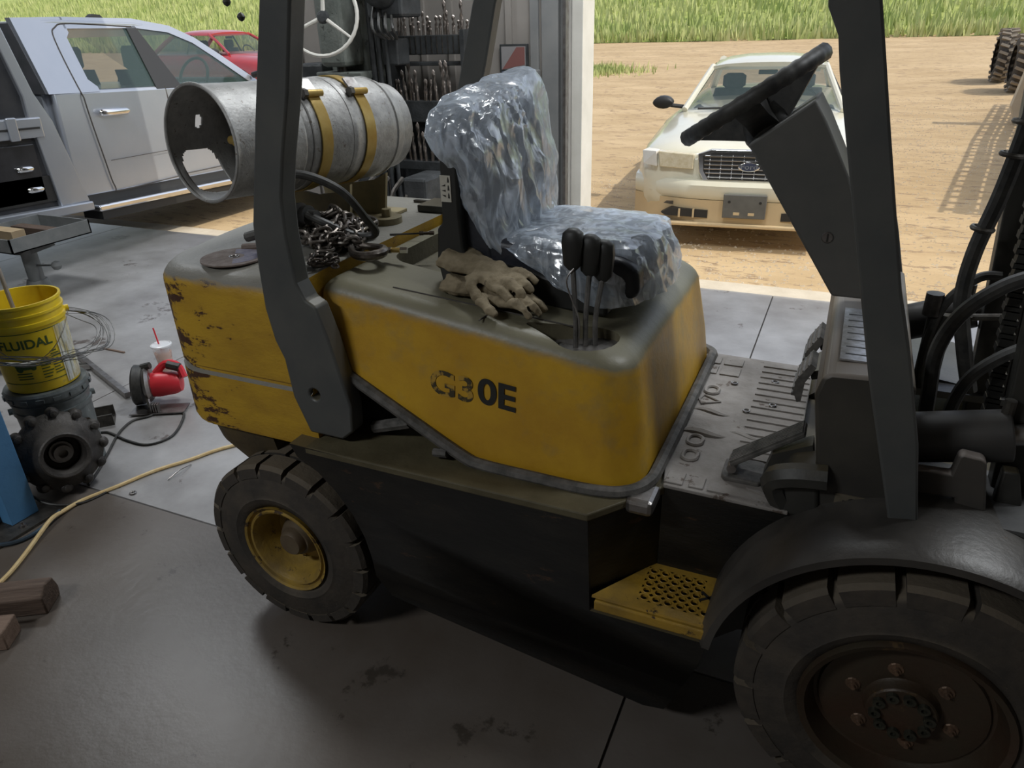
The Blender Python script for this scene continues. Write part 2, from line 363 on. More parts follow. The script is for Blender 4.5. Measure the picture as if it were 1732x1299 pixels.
# lower tail, dark
R = [cw_ring(0.28, 0.16), cw_ring(0.42, 0.12), cw_ring(0.56, 0.05), cw_ring(0.66, 0.03)]
B().rings([[(p[0] if p[0] < -0.05 else min(p[0], -0.05), p[1], p[2]) for p in r] for r in R]).build('counterweight_skirt', mat('dirty_casting', (0.05, 0.038, 0.022), (0.10, 0.07, 0.03), 0.7, 0, 8, bump=0.2), FK, smooth=40)
# --- chassis
side_up = [(0.10, 0.695), (0.975, 0.675), (0.985, 0.40), (1.275, 0.40), (1.262, 0.33), (1.23, 0.24), (0.335, 0.30), (0.33, 0.36), (0.315, 0.43), (0.285, 0.50), (0.24, 0.565), (0.185, 0.62), (0.12, 0.655)]
side_lo = [(0.335, 0.30), (1.23, 0.24), (1.185, 0.105), (1.13, 0.095), (0.36, 0.205)]
def side(name, y0, y1, tuck):
    b = B().prism(side_up, 'Y', y0, y1)
    n = len(side_lo); o = [(x, y0 + (tuck if z < .22 else 0), z) for x, z in side_lo]; i_ = [(x, y1, z) for x, z in side_lo]
    b.add(o + i_, [tuple(range(n)), tuple(range(n, 2*n))] + [(k, (k+1) % n, n+(k+1) % n, n+k) for k in range(n)])
    return b.build(name, 'sidebl', FK, smooth=25)
side('side_panel', YN, 0.20, 0.03); side('side_panel', YF, 1.0, -0.03)
B().prism([(-0.05, 0.66), (-0.05, .45), (0.12, 0.40), (0.3, 0.18), (1.15, 0.13), (1.33, 0.30), (1.60, 0.36), (1.60, 0.672), (0.1, 0.672)], 'Y', 0.20, 1.0).build('chassis', 'black', FK, smooth=25, bevel=0.004)
# ledge the hood sits on and the slanted cheek of the step recess
B().prism([(0.15, YN), (0.975, YN-.002), (1.115, 0.195), (1.115, 1.005), (0.975, YF), (0.15, YF)], 'Z', 0.672, 0.694).build('deck_ledge', mat('dusty_deck', (0.075, 0.062, 0.032), (0.115, 0.098, 0.055), 0.6, 0, 9, bump=0.25, bscale=30), FK, smooth=0, bevel=0.004)
for yy in (0, 1):
    q = [(0.972, YN), (1.115, 0.205), (0.95, 0.205)]
    if yy: q = [(x, mir(y)) for x, y in q]
    B().prism(q, 'Z', 0.405, 0.674).build('step_cheek', 'sidebl', FK, smooth=0)
B().box((1.04, 0.10, 0.66), (1.108, 0.19, 0.702)).build('latch_block', 'steel', FK, smooth=0, bevel=0.012, label='bare metal block at the front corner of the hood')
# --- perforated step
def step_mesh():
    b = B(); z = 0.452; h = 0.03
    X0, X1 = 1.096, 1.272; Y0, Y1 = 0.050, 0.178; nx, ny = 6, 5; dx = (X1-X0)/nx; dy = (Y1-Y0)/ny; r = 0.0088; K = 12
    for i in range(nx):
        for j in range(ny):
            cx = X0+dx*(i+.5); cy = Y0+dy*(j+.5); hole = not ((i == 5 and 1 <= j) or False)
            if not hole: b.add([(cx-dx/2, cy-dy/2, z), (cx+dx/2, cy-dy/2, z), (cx+dx/2, cy+dy/2, z), (cx-dx/2, cy+dy/2, z)], [(0,1,2,3)]); continue
            vs = []
            for k in range(K):
                a = 2*pi*k/K; c, s_ = cos(a), sin(a); m_ = max(abs(c), abs(s_)); vs.append((cx+c/m_*dx/2, cy+s_/m_*dy/2, z))
            for k in range(K): a = 2*pi*k/K; vs.append((cx+r*1.15*cos(a), cy+r*1.15*sin(a), z-.0005))
            for k in range(K): a = 2*pi*k/K; vs.append((cx+r*cos(a), cy+r*sin(a), z+.0015))
            for k in range(K): a = 2*pi*k/K; vs.append((cx+r*cos(a), cy+r*sin(a), z-0.006))
            fs = []
            for q in range(3):
                for k in range(K): fs.append((q*K+k, q*K+(k+1) % K, (q+1)*K+(k+1) % K, (q+1)*K+k))
            b.add(vs, fs)
    b.add([(0.99, 0.022, z), (X1, 0.022, z), (X1, Y0, z), (0.99+.018, Y0, z)], [(0,1,2,3)])
    b.add([(1.008, Y0, z), (X0, Y0, z), (X0, Y1, z), (1.093, Y1, z)], [(0,1,2,3)])
    b.add([(X1, 0.022, z), (1.282, 0.034, z), (1.284, Y1, z), (X1, Y1, z)], [(0,1,2,3)])
    b.add([(1.093, Y1, z), (1.284, Y1, z), (1.284, 0.197, z), (1.105, 0.197, z)], [(0,1,2,3)])
    b.add([(0.99, 0.022, z), (X1, 0.022, z), (1.282, 0.034, z), (1.282, 0.034, z-.006), (X1, 0.02, z-.006), (0.99, 0.02, z-.006)], [(0,1,4,5), (1,2,3,4)])
    return b
st = step_mesh().build('step_plate', 'step', FK, smooth=0)
B().box((0.998, 0.012, 0.414), (1.272, 0.03, 0.443)).build('step_lip', 'step', st, smooth=0, bevel=0.004)
xb = B()
for s_ in (1, -1):
    R3 = Matrix.Rotation(radians(40*s_), 3, 'Z'); xb.obox((1.257, 0.118, 0.4532), (0.05, 0.007, 0.0012), R3)
xb.build('painted_cross', 'ink', st, smooth=0)
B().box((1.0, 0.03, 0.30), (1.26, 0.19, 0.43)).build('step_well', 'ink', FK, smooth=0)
# --- hood
def rrect(x0, x1, y0, y1, rf, rr, n=6):
    P = []
    for cx, cy, a0, r in ((x1-rf, y0+rf, -pi/2, rf), (x1-rf, y1-rf, 0, rf), (x0+rr, y1-rr, pi/2, rr), (x0+rr, y0+rr, pi, rr)):
        for k in range(n+1): a = a0+pi/2*k/n; P.append((cx+r*cos(a), cy+r*sin(a)))
    Q = []                                                   # extra points along the straight runs
    for i, p in enumerate(P):
        Q.append(p); q = P[(i+1) % len(P)]; d = math.hypot(q[0]-p[0], q[1]-p[1])
        if d > 0.2:
            for k in range(1, 10): Q.append((p[0]+(q[0]-p[0])*k/10, p[1]+(q[1]-p[1])*k/10))
    return Q
def zb(x): return max(0.700, 0.945 - (x-0.17)*0.53) if x > 0.17 else 0.945
R = []
base = rrect(0.155, 1.068, 0.125, 1.075, 0.10, 0.03); mid = rrect(0.165, 1.035, 0.155, 1.045, 0.085, 0.03); 
hin = lambda q, t: 0.6+(q-0.6)*t
R.append([(hin(p[0], .9), hin(p[1], .9), 0.985) for p in base]); R.append([(hin(p[0], .9), hin(p[1], .9), zb(p[0])+.012) for p in base]); R.append([(hin(p[0], .97), hin(p[1], .97), zb(p[0])) for p in base])
R.append([(p[0], p[1], zb(p[0])) for p in base])
R.append([(p[0]*.6+q[0]*.4, p[1]*.6+q[1]*.4, zb(p[0])*.6+(zt(p[0])-.05)*.4) for p, q in zip(base, mid)])
for t in range(0, 7):
    a = pi/2*t/6; ins = 0.05*(1-cos(a)); ring = rrect(0.165+ins, 1.025-ins*1.2, 0.160+ins, 1.040-ins, 0.09-ins*.4, 0.03, 6)
    R.append([(p[0], p[1], zt(p[0]) - 0.05 + 0.05*sin(a)) for p in ring])
seatcut = B().prism(rrect(0.245, 0.40, 0.36, 0.84, 0.05, 0.05), 'Z', 1.085, 1.3).prism([(.3, .33), (1.0, .36), (1.0, .84), (.3, .87)], 'Z', 5, 5.1)
slot = B(); sp = [(0.722, 0.235), (0.86, 0.175), (0.935, 0.195), (0.965, 0.255), (0.955, 0.32), (0.90, 0.325)]
sp2 = []
for i, p in enumerate(sp):
    a = Vector(sp[i-1]); c = Vector(sp[(i+1) % len(sp)]); p = Vector(p)
    for t in (0, .5, 1):
        q = p + (a-p).normalized()*0.02*(1-t) + (c-p).normalized()*0.02*t; q = q*0.75+p*.25 if t == .5 else q; sp2.append((q.x, q.y))
slot.prism(sp2, 'Z', 1.005, 1.25)
hood = B().rings(R).build('hood', 'hood', FK, smooth=40, cuts=[B().prism(rrect(0.235, 0.43, 0.40, 0.82, 0.04, 0.06), 'Z', 1.075, 1.3), slot])
B().prism(sp2, 'Z', 1.006, 1.010).build('lever_gate', 'seal', hood, smooth=0)
for k, (x, y) in enumerate(((0.80, 0.215), (0.835, 0.205), (0.87, 0.20), (0.79, 0.25))):
    B().tube(bez([(x-.028, y+.012, 1.012), (x, y+.004, 1.012), (x+.026, y-.012, 1.012)], 8), 0.006, 6).build('gate_slot', 'ink', hood)
B().tube([(0.36, 0.225, zt(.36)+.001), (0.84, 0.285, zt(.84)+.001)], 0.0022, 5).build('hood_seam', 'seam', hood)
B().tube([(0.64, 0.262, zt(.64)+.001), (0.635, 0.175, zt(.635)+.001)], 0.002, 5).build('hood_seam', 'seam', hood)
B().prism([(0.30, 0.27), (0.70, 0.30), (0.70, 0.33), (0.62, 0.40), (0.30, 0.38)], 'Z', 1.0, 1.01).build('hood_stay', 'seam', FK, smooth=0)
sealp = [(0.165, 0.128, 0.935), (0.24, 0.120, 0.90), (0.45, 0.115, 0.79), (0.60, 0.11, 0.715), (0.66, 0.108, 0.702), (0.80, 0.106, 0.70), (0.95, 0.106, 0.70), (1.03, 0.125, 0.702), (1.075, 0.18, 0.705), (1.085, 0.30, 0.71), (1.085, 0.9, 0.71), (1.075, 1.03, 0.705), (1.0, 1.09, .70)]
B().tube(bez(sealp, 70), 0.0165, 8).build('hood_seal', 'seal', FK)
# dark engine bay seen under the raised edge of the hood
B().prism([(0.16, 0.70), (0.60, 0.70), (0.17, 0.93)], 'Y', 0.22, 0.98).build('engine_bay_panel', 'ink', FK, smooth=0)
B().cyl((0.30, .15, .72), (0.42, .15, .76), .018, n=8).build('hood_hinge', 'seal', FK); B().cyl((0.52, .10, .715), (0.56, .10, .72), .012, n=8).build('hood_bolt', 'seal', FK)
hood.data.materials.append(M['cutdust'])
for p in hood.data.polygons:
    c = p.center + origin(FK); n_ = p.normal
    if (c.x < 0.235 and c.z > 0.98 and c.y > 0.22 and n_.x < -.2) or (c.x < 0.175 and c.z > .98 and c.y > .19) or (0.225 < c.x < 0.44 and 0.39 < c.y < 0.83 and (abs(n_.z) < .6 or c.z < zt(c.x)-.01)) or (0.70 < c.x < 0.985 and 0.178 < c.y < 0.345 and c.z > 1.0 and abs(n_.z) < .4): p.material_index = 1
# lettering on the hood side
def hood_fit(x0, z0, s):
    def f(co):
        x = x0 + co.x; z = z0 + co.y - 0.02*co.x/0.2
        t = (z-zb(x))/(zt(x)-0.05-zb(x)); y = 0.125 + 0.032*t; return Vector((x, y - 0.0022 - co.z*0.3, z))
    return f
text('0E', 0.094, 'ink', 'lettering', hood, None, 0.0006, 0.0024, fit=hood_fit(0.690, 0.893, 1), sx=1.12)
text('G3', 0.094, 'ghost', 'lettering', hood, None, 0.0006, 0.0018, fit=hood_fit(0.565, 0.897, 1), sx=1.12)
# --- overhead guard
legp = [(0.137,0.712),(0.098,0.817),(0.089,0.933),(0.068,0.985),(0.055,1.071),(0.058,1.182),(0.066,1.295),(0.133,1.548),(0.201,1.788),(0.36,2.15),(0.44,2.15),(0.284,1.785),(0.240,1.604),(0.195,1.458),(0.172,1.368),(0.166,1.274),(0.173,1.153),(0.195,1.11),(0.223,1.095),(0.248,1.011),(0.290,0.819),(0.284,0.741),(0.248,0.711)]
hole = B().cyl((0.174, 0.0, 0.837), (0.174, 0.15, 0.837), 0.017, n=20)
hole2 = B().cyl((0.174, 1.05, 0.837), (0.174, 1.2, 0.837), 0.017, n=20)
lg = B().prism(legp, 'Y', 0.07, 0.125).build('guard_rear_leg', 'guard', FK, smooth=20, bevel=0.006, cuts=[hole])
B().cyl((0.174, 0.10, 0.837), (0.174, 0.122, 0.837), 0.018, n=12).build('leg_bolt_recess', 'ink', lg)
B().prism(legp, 'Y', 1.075, 1.13).build('guard_rear_leg', 'guard', FK, smooth=20, bevel=0.006, cuts=[hole2])
fl_ = [(1.30,1.95),(1.325,1.80),(1.334,1.737),(1.356,1.694),(1.366,1.641),(1.446,1.323),(1.504,1.093),(1.592,0.79),(1.592,0.755),(1.655,0.755),(1.615,0.968),(1.566,1.152),(1.531,1.264),(1.463,1.539),(1.40,1.80),(1.365,2.15),(1.27,2.15)]
def fleg(y0, y1, ys):
    b = B(); b.prism(fl_, 'Y', y0, y1); b.build('guard_front_leg', 'guard', FK, smooth=20, bevel=0.005)
fleg(0.12, 0.185, 0); fleg(1.015, 1.08, 1)
rf = B().box((0.36, 0.07, 2.12), (1.37, 0.13, 2.2)).box((0.36, 1.07, 2.12), (1.37, 1.13, 2.2)).box((0.36, .13, 2.12), (.44, 1.07, 2.2)).box((1.29, .13, 2.12), (1.37, 1.07, 2.2))
for k in range(5): rf.box((0.44, 0.25+k*.17, 2.13), (1.29, 0.27+k*.17, 2.19))
rf.build('guard_roof', 'guard', FK, smooth=0, bevel=0.004)
B().box((0.10, 0.04, 1.83), (0.125, 0.085, 1.835)).tube([(0.14, .08, 1.80), (.115, .05, 1.80), (.10, .04, 1.80)], .004, 6).build('guard_bracket', 'guard', FK)
for (x, z) in ((0.122, 1.787), (0.155, 1.757)):
    B().lathe((x, 0.06, z), (0, 0, 1), [(-.009, .001), (-.006, .006), (0, .009), (.006, .006), (.009, .001)], 10).build('bracket_knob', 'guard', FK)
# --- fenders, front deck
def fender(y0, y1, name):
    b = B(); R = []
    for k in range(29):
        a = radians(173 - 123*k/28); c, s_ = cos(a), sin(a)
        R.append([(1.695 + r*c, y, 0.353 + r*s_) for r, y in ((0.415, y0), (0.432, y0), (0.447, y0+(0.03 if y1 > y0 else -.03)), (0.440, y1), (0.415, y1))])
    b.rings(R); return b.build(name, mat('fender_paint', (0.035, 0.032, 0.029), (0.075, 0.068, 0.06), 0.40, 0.1, 5, bump=0.1, rust=(0.12, 0.055, 0.02), rthr=0.63, rscale=5), FK, smooth=30)
fender(0.0, 0.34, 'fender'); fender(1.2, 0.86, 'fender')
B().box((1.50, 0.20, 0.60), (2.05, 1.0, 0.70)).build('front_frame', 'black', FK, smooth=0, bevel=.01)
for a_, b_ in ((0.17, 0.40), (0.80, 1.17)):
    B().prism([(1.44, .70), (1.52, .75), (1.60, .783), (2.02, .783), (2.02, .768), (1.6, .76)], 'Y', a_, b_).build('deck_plate', mat('deck_plate_paint', (0.10, 0.10, 0.10), (0.15, 0.15, 0.148), 0.5, 0.2, 9, bump=.1), FK, smooth=30)
B().prism([(1.27, 0.35), (1.31, .45), (1.38, .60), (1.46, .70), (1.6, .75), (1.6, .3), (1.3, .3)], 'Y', 0.345, 0.36).build('arch_liner', 'ink', FK, smooth=0)
B().prism([(1.275, 0.41), (1.30, .50), (1.345, .585), (1.42, .655), (1.46, .69), (1.40, .695), (1.11, .695), (1.11, .41)], 'Y', 0.197, 0.205).build('recess_back_panel', 'sidebl', FK, smooth=0)
# --- floor mat with raised ribs
mt = B().prism([(1.112, 0.19), (1.402, 0.185), (1.402, 1.02), (1.062, 1.03), (1.062, 0.27), (1.098, 0.262)], 'Z', 0.694, 0.704).build('floor_mat', 'mat', FK, smooth=0, bevel=0.003)
rm = pm(B().box((-0.072, -0.004, 0), (0.072, 0.004, 0.005)), 'mat_rib', 'mat')
for k in range(17):
    y = 0.30 + k*0.042
    inst(rm, 'mat_rib', mt, Matrix.Translation((1.325, y, 0.7035)))
for (x0, x1, y0, y1) in ((1.112, 1.155, .20, .255), (1.17, 1.205, .20, .25), (1.07, 1.10, .275, .34), (1.075, 1.12, .86, .92), (1.13, 1.19, .86, .92), (1.075, 1.12, .94, .99), (1.13, 1.19, .94, .99)):
    B().box((x0, y0, .703), (x1, y1, .7085)).build('mat_pad', 'mat', mt, smooth=0, bevel=.002)
B().prism([(1.215, 0.20), (1.345, 0.20), (1.215, 0.245)], 'Z', .703, .7085).build('mat_pad', 'mat', mt, smooth=0)
B().prism([(1.30, 0.245), (1.385, 0.21), (1.385, 0.25)], 'Z', .703, .7085).build('mat_pad', 'mat', mt, smooth=0)
def oval_ring(cx, cy, rx, ry): 
    return B().tube([(cx+rx*cos(2*pi*k/24)*(1-.15*cos(4*pi*k/24)**2), cy+ry*sin(2*pi*k/24), .7065) for k in range(24)], .0055, 6, closed=True)
oval_ring(1.145, .345, .021, .026).build('mat_letter', 'mat', mt); oval_ring(1.142, .425, .022, .026).build('mat_letter', 'mat', mt); oval_ring(1.13, .74, .022, .026).build('mat_letter', 'mat', mt)
B().tube([(1.115, .64, .706), (1.165, .67, .706), (1.115, .70, .706), (1.105, .67, .706)], .004, 6, closed=True).build('mat_letter', 'mat', mt)
def wr(x, y, z, amp, L, ang):
    pts = [(x+cos(ang)*L*t, y+sin(ang)*L*t+.01*sin(6*t), z) for t in [k/12 for k in range(13)]]
    return B().tube(pts, [max(.001, amp*sin(pi*k/12)) for k in range(13)], 8)
for q in ((1.07, .46, .70, .018, .16, .15), (1.08, .60, .70, .014, .14, .05), (1.20, .50, .70, .010, .12, .0)): wr(*q).build('mat_fold', 'mat', mt)
for x, y in ((1.185, .81), (1.245, .64), (1.31, .70), (1.30, .86)): B().torus((x, y, .708), (0, 0, 1), .0085, .0028, 16, 6).build('mat_washer', 'steel', mt)
# --- pedals
def pedal(name, a, b, wd, ribs, m='seal', ped=None):
    a = Vector(a); b = Vector(b); d = (b-a); L = d.length; R3 = frame(d.cross(Vector((0, 1, 0))) * -1, d)
    d.normalize(); up = Vector((0, 1, 0)).cross(d)*-1; up = up if up.z > 0 else -up
    Rm = Matrix((d, Vector((0, 1, 0)), d.cross(Vector((0, 1, 0))))).transposed(); c = (a+b)/2
    p = B().obox(c, (L, wd, .012), Rm).build(name, m, FK, smooth=0, bevel=.003)
    nrm = Rm @ Vector((0, 0, 1)); nrm = nrm if nrm.z > 0 else -nrm
    for k in range(ribs):
        y = (k+.5)/ribs*wd-wd/2
        B().obox(c + Vector((0, y, 0)) + nrm*.008, (L*.98, wd/ribs*.5, .006), Rm).build('pedal_rib', m, p, smooth=0)
    return p
pedal('accelerator_pedal', (1.255, .30, .745), (1.41, .335, .845), .062, 8)
B().prism([(1.235, .275), (1.235, .345), (1.25, .365), (1.325, .365), (1.335, .35), (1.335, .275), (1.325, .262), (1.245, .262)], 'Z', .702, .716).build('pedal_base', 'seal', FK, smooth=0, bevel=.004)
B().cyl((1.258, .27, .735), (1.258, .335, .735), .012, n=12).build('pedal_hinge', 'steel', FK)
B().prism([(1.33, .72), (1.345, .785), (1.43, .83), (1.45, .72)], 'Y', .29, .34).build('pedal_bracket', 'black', FK, smooth=0)
for (y0, y1, dz) in ((.56, .66, 0), (.76, .88, 0.01)):
    pp = [(1.375+dz, .80), (1.362+dz, .83), (1.366+dz, .865), (1.395+dz, .915), (1.41+dz, .905), (1.388+dz, .86), (1.385+dz, .805)]
    p = B().prism(pp, 'Y', y0, y1).build('brake_pedal', 'seal', FK, smooth=25)
    for k in range(6):
        t = k/5; x = 1.362+dz+.03*t*t; z = .82+.085*t; B().box((x-.004, y0+.004, z-.004), (x+.006, y1-.004, z+.004)).build('pedal_tread', 'seal', p, smooth=0)
    B().tube([(1.40+dz, (y0+y1)/2, .86), (1.46, (y0+y1)/2, .88)], .012, 8).build('pedal_arm', 'black', FK)
# --- cowl, column and wheel
cow = B().prism([(1.425, 1.045), (1.44, 1.056), (1.55, 1.062), (1.60, 1.05), (1.60, .69), (1.465, .69), (1.415, 1.0)], 'Y', .20, 1.0).build('cowl', mat('cowl_paint', (0.035, 0.032, 0.028), (0.06, 0.055, 0.045), .5, 0, 6, dust=(0.17, 0.145, 0.12), dlo=.25, dhi=.5), FK, smooth=25, bevel=.008)
pl = B().box((1.452, .27, 1.0595), (1.53, .60, 1.0635)).build('name_plate', 'plate', cow, smooth=0)
for k in range(7):
    B().box((1.462, .30+k*.042, 1.0635), (1.52, .304+k*.042, 1.0642)).build('plate_line', 'ink', pl, smooth=0)
dc = B().box((1.492, .1975, .722), (1.562, .2, .772)).build('warning_decal', mat('dull_decal', (0.14, 0.12, 0.085), (0.10, 0.085, 0.06), .6, 0, 40), FK, smooth=0, label='small faded rectangular decal low on the cowl')
B().cyl((1.527, .1965, .756), (1.527, .1985, .756), .009, n=16).box((1.508, .1965, .754), (1.546, .198, .757)).build('decal_mark', 'ink', dc)
B().tube(bez([(1.39, .22, .70), (1.36, .20, .77), (1.40, .19, .80), (1.47, .19, .81)], 14), .03, 8).build('cowl_boot', 'black', FK)
B().prism([(1.37, .69), (1.365, .765), (1.39, .80), (1.45, .82), (1.47, .69)], 'Y', .19, .30).build('cowl_foot', 'black', FK, smooth=20, bevel=.01)
colp = [(1.186, 1.463), (1.317, 1.562), (1.347, 1.515), (1.41, 1.40), (1.47, 1.24), (1.49, 1.125), (1.415, 1.125)]
sc = B().prism(colp, 'Y', .49, .71).build('steering_column', mat('column_plastic', (0.095, 0.095, 0.088), (0.12, 0.115, 0.105), .6, 0, 6, bump=.05), FK, smooth=20, bevel=.006)
B().lathe((1.385, .486, 1.265), (0, 1, 0), [(0, .001), (0, .011), (.002, .013), (.006, .013)], 20).build('key_lock', 'steel', sc)
B().box((1.384, .4835, 1.256), (1.387, .4865, 1.274)).build('key_slot', 'ink', sc, smooth=0)
wc = Vector((1.172, .6, 1.556)); wnrm = Vector((-.554, 0, .832)); wu = Vector((.832, 0, .554)); wv = Vector((0, 1, 0))
R = []
for k in range(96):
    a = 2*pi*k/96; rr = .0150 + (.0012 if k % 3 == 0 else -.0005); e = wu*cos(a)+wv*sin(a)
    R.append([wc + e*.172 + (e*cos(2*pi*j/10) + wnrm*sin(2*pi*j/10)*1.25)*rr for j in range(10)])
R.append(R[0])
swh = B().rings(R, cap=False).build('steering_wheel', 'hose', FK)
hub = wc - wnrm*.072
B().lathe(hub - wnrm*.045, wnrm, [(0, .028), (.0, .055), (.03, .062), (.055, .06), (.085, .05), (.095, .001)], 28).build('wheel_hub', 'hose', swh)
for a in (0, pi, pi*.5, -pi*.5):
    e = wu*cos(a)+wv*sin(a); f = e.cross(wnrm)
    B().rings([[hub + e*.02 + f*.035 - wnrm*.03, hub + e*.02 - f*.035 - wnrm*.03, hub + e*.02 - f*.03 + wnrm*.068, hub + e*.02 + f*.03 + wnrm*.068],
               [hub*.45+wc*.55 + e*.10 + f*.028 - wnrm*.018, hub*.45+wc*.55 + e*.10 - f*.028 - wnrm*.018, hub*.45+wc*.55 + e*.10 - f*.024 + wnrm*.032, hub*.45+wc*.55 + e*.10 + f*.024 + wnrm*.032],
               [wc + e*.165 + f*.03 - wnrm*.008, wc + e*.165 - f*.03 - wnrm*.008, wc + e*.165 - f*.03 + wnrm*.008, wc + e*.165 + f*.03 + wnrm*.008]]).build('wheel_spoke', 'hose', swh, smooth=50)
B().cyl(hub - wnrm*.10, hub - wnrm*.03, .022, n=14).build('steering_shaft', 'steel', FK)
# --- hydraulic levers
for (bx, by, tx, ty, tz, tilt) in ((0.862, .245, .838, .285, 1.205, 0), (0.882, .262, .876, .30, 1.19, 0), (0.903, .275, .905, .315, 1.175, 0)):
    lv = B().tube(bez([(bx, by, 1.0), (bx-.004, by+.008, 1.08), (tx, ty, tz)], 10), .0068, 8).build('hydraulic_lever', 'seal', FK)
    kx = tx; dz = .0
    B().rings([[(kx+sx*wx, ty+sy*wy, z) for sx, sy in ((-1,-.5),(-.5,-1),(.5,-1),(1,-.5),(1,.5),(.5,1),(-.5,1),(-1,.5))] for z, wx, wy in
               ((tz-.012, .010, .008), (tz, .021, .013), (tz+.055, .026, .017), (tz+.078, .023, .016), (tz+.088, .012, .009))]).build('lever_knob', 'ink', lv, smooth=50)
B().tube(bez([(.845, .275, 1.20), (.83, .265, 1.165), (.868, .25, 1.08), (.866, .245, 1.01)], 20), .0022, 6).build('lever_wire', 'steel', FK)
# --- seat
def blob(name, R, m, parent, **k): return B().rings(R).build(name, m, parent, **k)
bk = [(0.475, 1.06), (0.45, 1.09), (0.432, 1.16), (0.440, 1.24), (0.455, 1.26), (0.455, 1.34), (0.445, 1.44), (0.44, 1.49), (0.455, 1.525), (0.50, 1.53), (0.535, 1.49), (0.555, 1.40), (0.565, 1.26), (0.575, 1.16), (0.60, 1.10), (0.60, 1.06)]
sb = B().prism([(x, z) for x, z in bk], 'Y', .385, .815).build('seat_backrest', 'vinyl', FK, smooth=60, bevel=.03, seg=4)
sd_ = B().prism([(0.462, 1.06), (0.437, 1.10), (0.425, 1.16), (0.432, 1.245), (0.448, 1.26), (0.452, 1.42), (0.47, 1.46), (0.50, 1.42), (0.50, 1.28), (0.505, 1.20), (0.53, 1.13), (0.54, 1.06)], 'Y', .352, .388).build('backrest_side', 'ink', sb, smooth=40, bevel=.006)
dcl = B().box((.452, .3495, 1.318), (.482, .352, 1.385)).build('lever_decal', 'label', sb, smooth=0, label='small cream decal with black arrows on the seat side')
for k in range(3):
    R3 = Matrix.Rotation(radians(-35+k*25), 3, 'Y')
    B().obox((.460, .3490, 1.340+k*.012), (.013, .001, .0035), R3).build('decal_arrow', 'ink', dcl, smooth=0) if False else None
    B().prism([(.456, 1.336+k*.012-.001*k), (.467, 1.330+k*.014), (.467, 1.335+k*.014)], 'Y', .3485, .3495).build('decal_arrow', 'ink', sb, smooth=0)
    B().prism([(.4735, 1.328+k*.020), (.4785, 1.328+k*.020), (.4775, 1.338+k*.020), (.476, 1.342+k*.020), (.4745, 1.338+k*.020)], 'Y', .3485, .3495).build('decal_arrow', 'ink', sb, smooth=0)
cp = [(0.50, 1.09), (0.50, 1.20), (0.53, 1.225), (0.62, 1.215), (0.80, 1.205), (0.93, 1.195), (0.972, 1.165), (0.975, 1.10), (0.93, 1.085)]
B().prism(cp, 'Y', .39, .81).build('seat_cushion', 'vinyl', FK, smooth=60, bevel=.028, seg=4)
B().prism([(0.52, 1.06), (0.52, 1.12), (0.58, 1.16), (0.80, 1.13), (0.90, 1.10), (0.90, 1.045)], 'Y', .372, .83).build('seat_pan', 'ink', FK, smooth=30, bevel=.01)
B().box((0.53, .41, 1.035), (0.88, .79, 1.09)).build('seat_rail', 'black', FK, smooth=0)
# --- wheels
def tyre(x, z, rad, y, wd, rimr, tread, nb, name, near=True):
    s_ = 1 if near else -1; rt = rad - tread
    prof = [(y + s_*.035, rimr-.008), (y + s_*.012, rimr), (y+s_*.002, rimr+(rt-rimr)*.18), (y-s_*.004, rimr+(rt-rimr)*.28), (y+s_*.001, rimr+(rt-rimr)*.36), (y + s_*.0, rimr+(rt-rimr)*.62), (y+s_*.006, rimr+(rt-rimr)*.68), (y+s_*.004, rt-.012), (y+s_*.016, rt), (y+s_*(wd-.016), rt), (y+s_*wd, rt-.012), (y+s_*wd, rimr), (y+s_*(wd-.03), rimr-.01)]
    n = 72
    b = B().rings([[(x+r*cos(2*pi*k/n), yy, z+r*sin(2*pi*k/n)) for k in range(n)] for yy, r in prof], cap=False)
    t = b.build(name, 'rubber', FK, smooth=50)
    # one tread block: wraps from the shoulder over the crown
    bl = B(); da = 2*pi/nb*.42; hw = wd*.47
    for row, (ya, yb) in enumerate(((0.002, hw), (wd-0.002, wd-hw))):
        rr_ = []
        for k in range(5):
            a = pi/2 - da + 2*da*k/4; sg = s_
            rr_.append([(r_*cos(a), sg*yy, r_*sin(a)) for yy, r_ in ((ya, rt-.020), (ya + (.004 if row == 0 else -.004), rad-.010), (ya+(.016 if row == 0 else -.016), rad), (yb, rad), (yb, rt-.01))])
        m_ = B().rings(rr_); mm = pm(m_, 'tread_block', 'rubber')
        for k in range(nb):
            a = 2*pi*(k+(.5 if row else 0))/nb
            inst(mm, 'tread_block', t, Matrix.Translation((x, y, z)) @ Matrix.Rotation(a, 4, 'Y'))
    return t
def disc(x, z, prof, m, name, n=48, near=True, parent=FK):
    return B().rings([[(x+max(r,.0001)*cos(2*pi*k/n), yy, z+max(r,.0001)*sin(2*pi*k/n)) for k in range(n)] for yy, r in prof], cap=False).build(name, m, parent, smooth=30)
FWX, FWZ, RWX, RWZ = 1.697, .354, 0.0, .293
tyre(FWX, FWZ, .354, 0.006, .22, .205, .026, 17, 'front_tyre'); tyre(FWX, FWZ, .354, 1.194, .22, .205, .026, 17, 'front_tyre', False)
tyre(RWX, RWZ, .293, 0.018, .165, .148, .020, 18, 'rear_tyre'); tyre(RWX, RWZ, .293, 1.182, .165, .148, .020, 18, 'rear_tyre', False)
fr = disc(FWX, FWZ, [(.05, .208), (.012, .214), (.0, .21), (.006, .196), (.02, .192), (.045, .186), (.058, .180), (.060, .172), (.052, .168), (.050, .10), (.052, .078), (.045, .073), (.028, .071), (.024, .068), (.024, .0001)], 'rimb', 'front_rim')
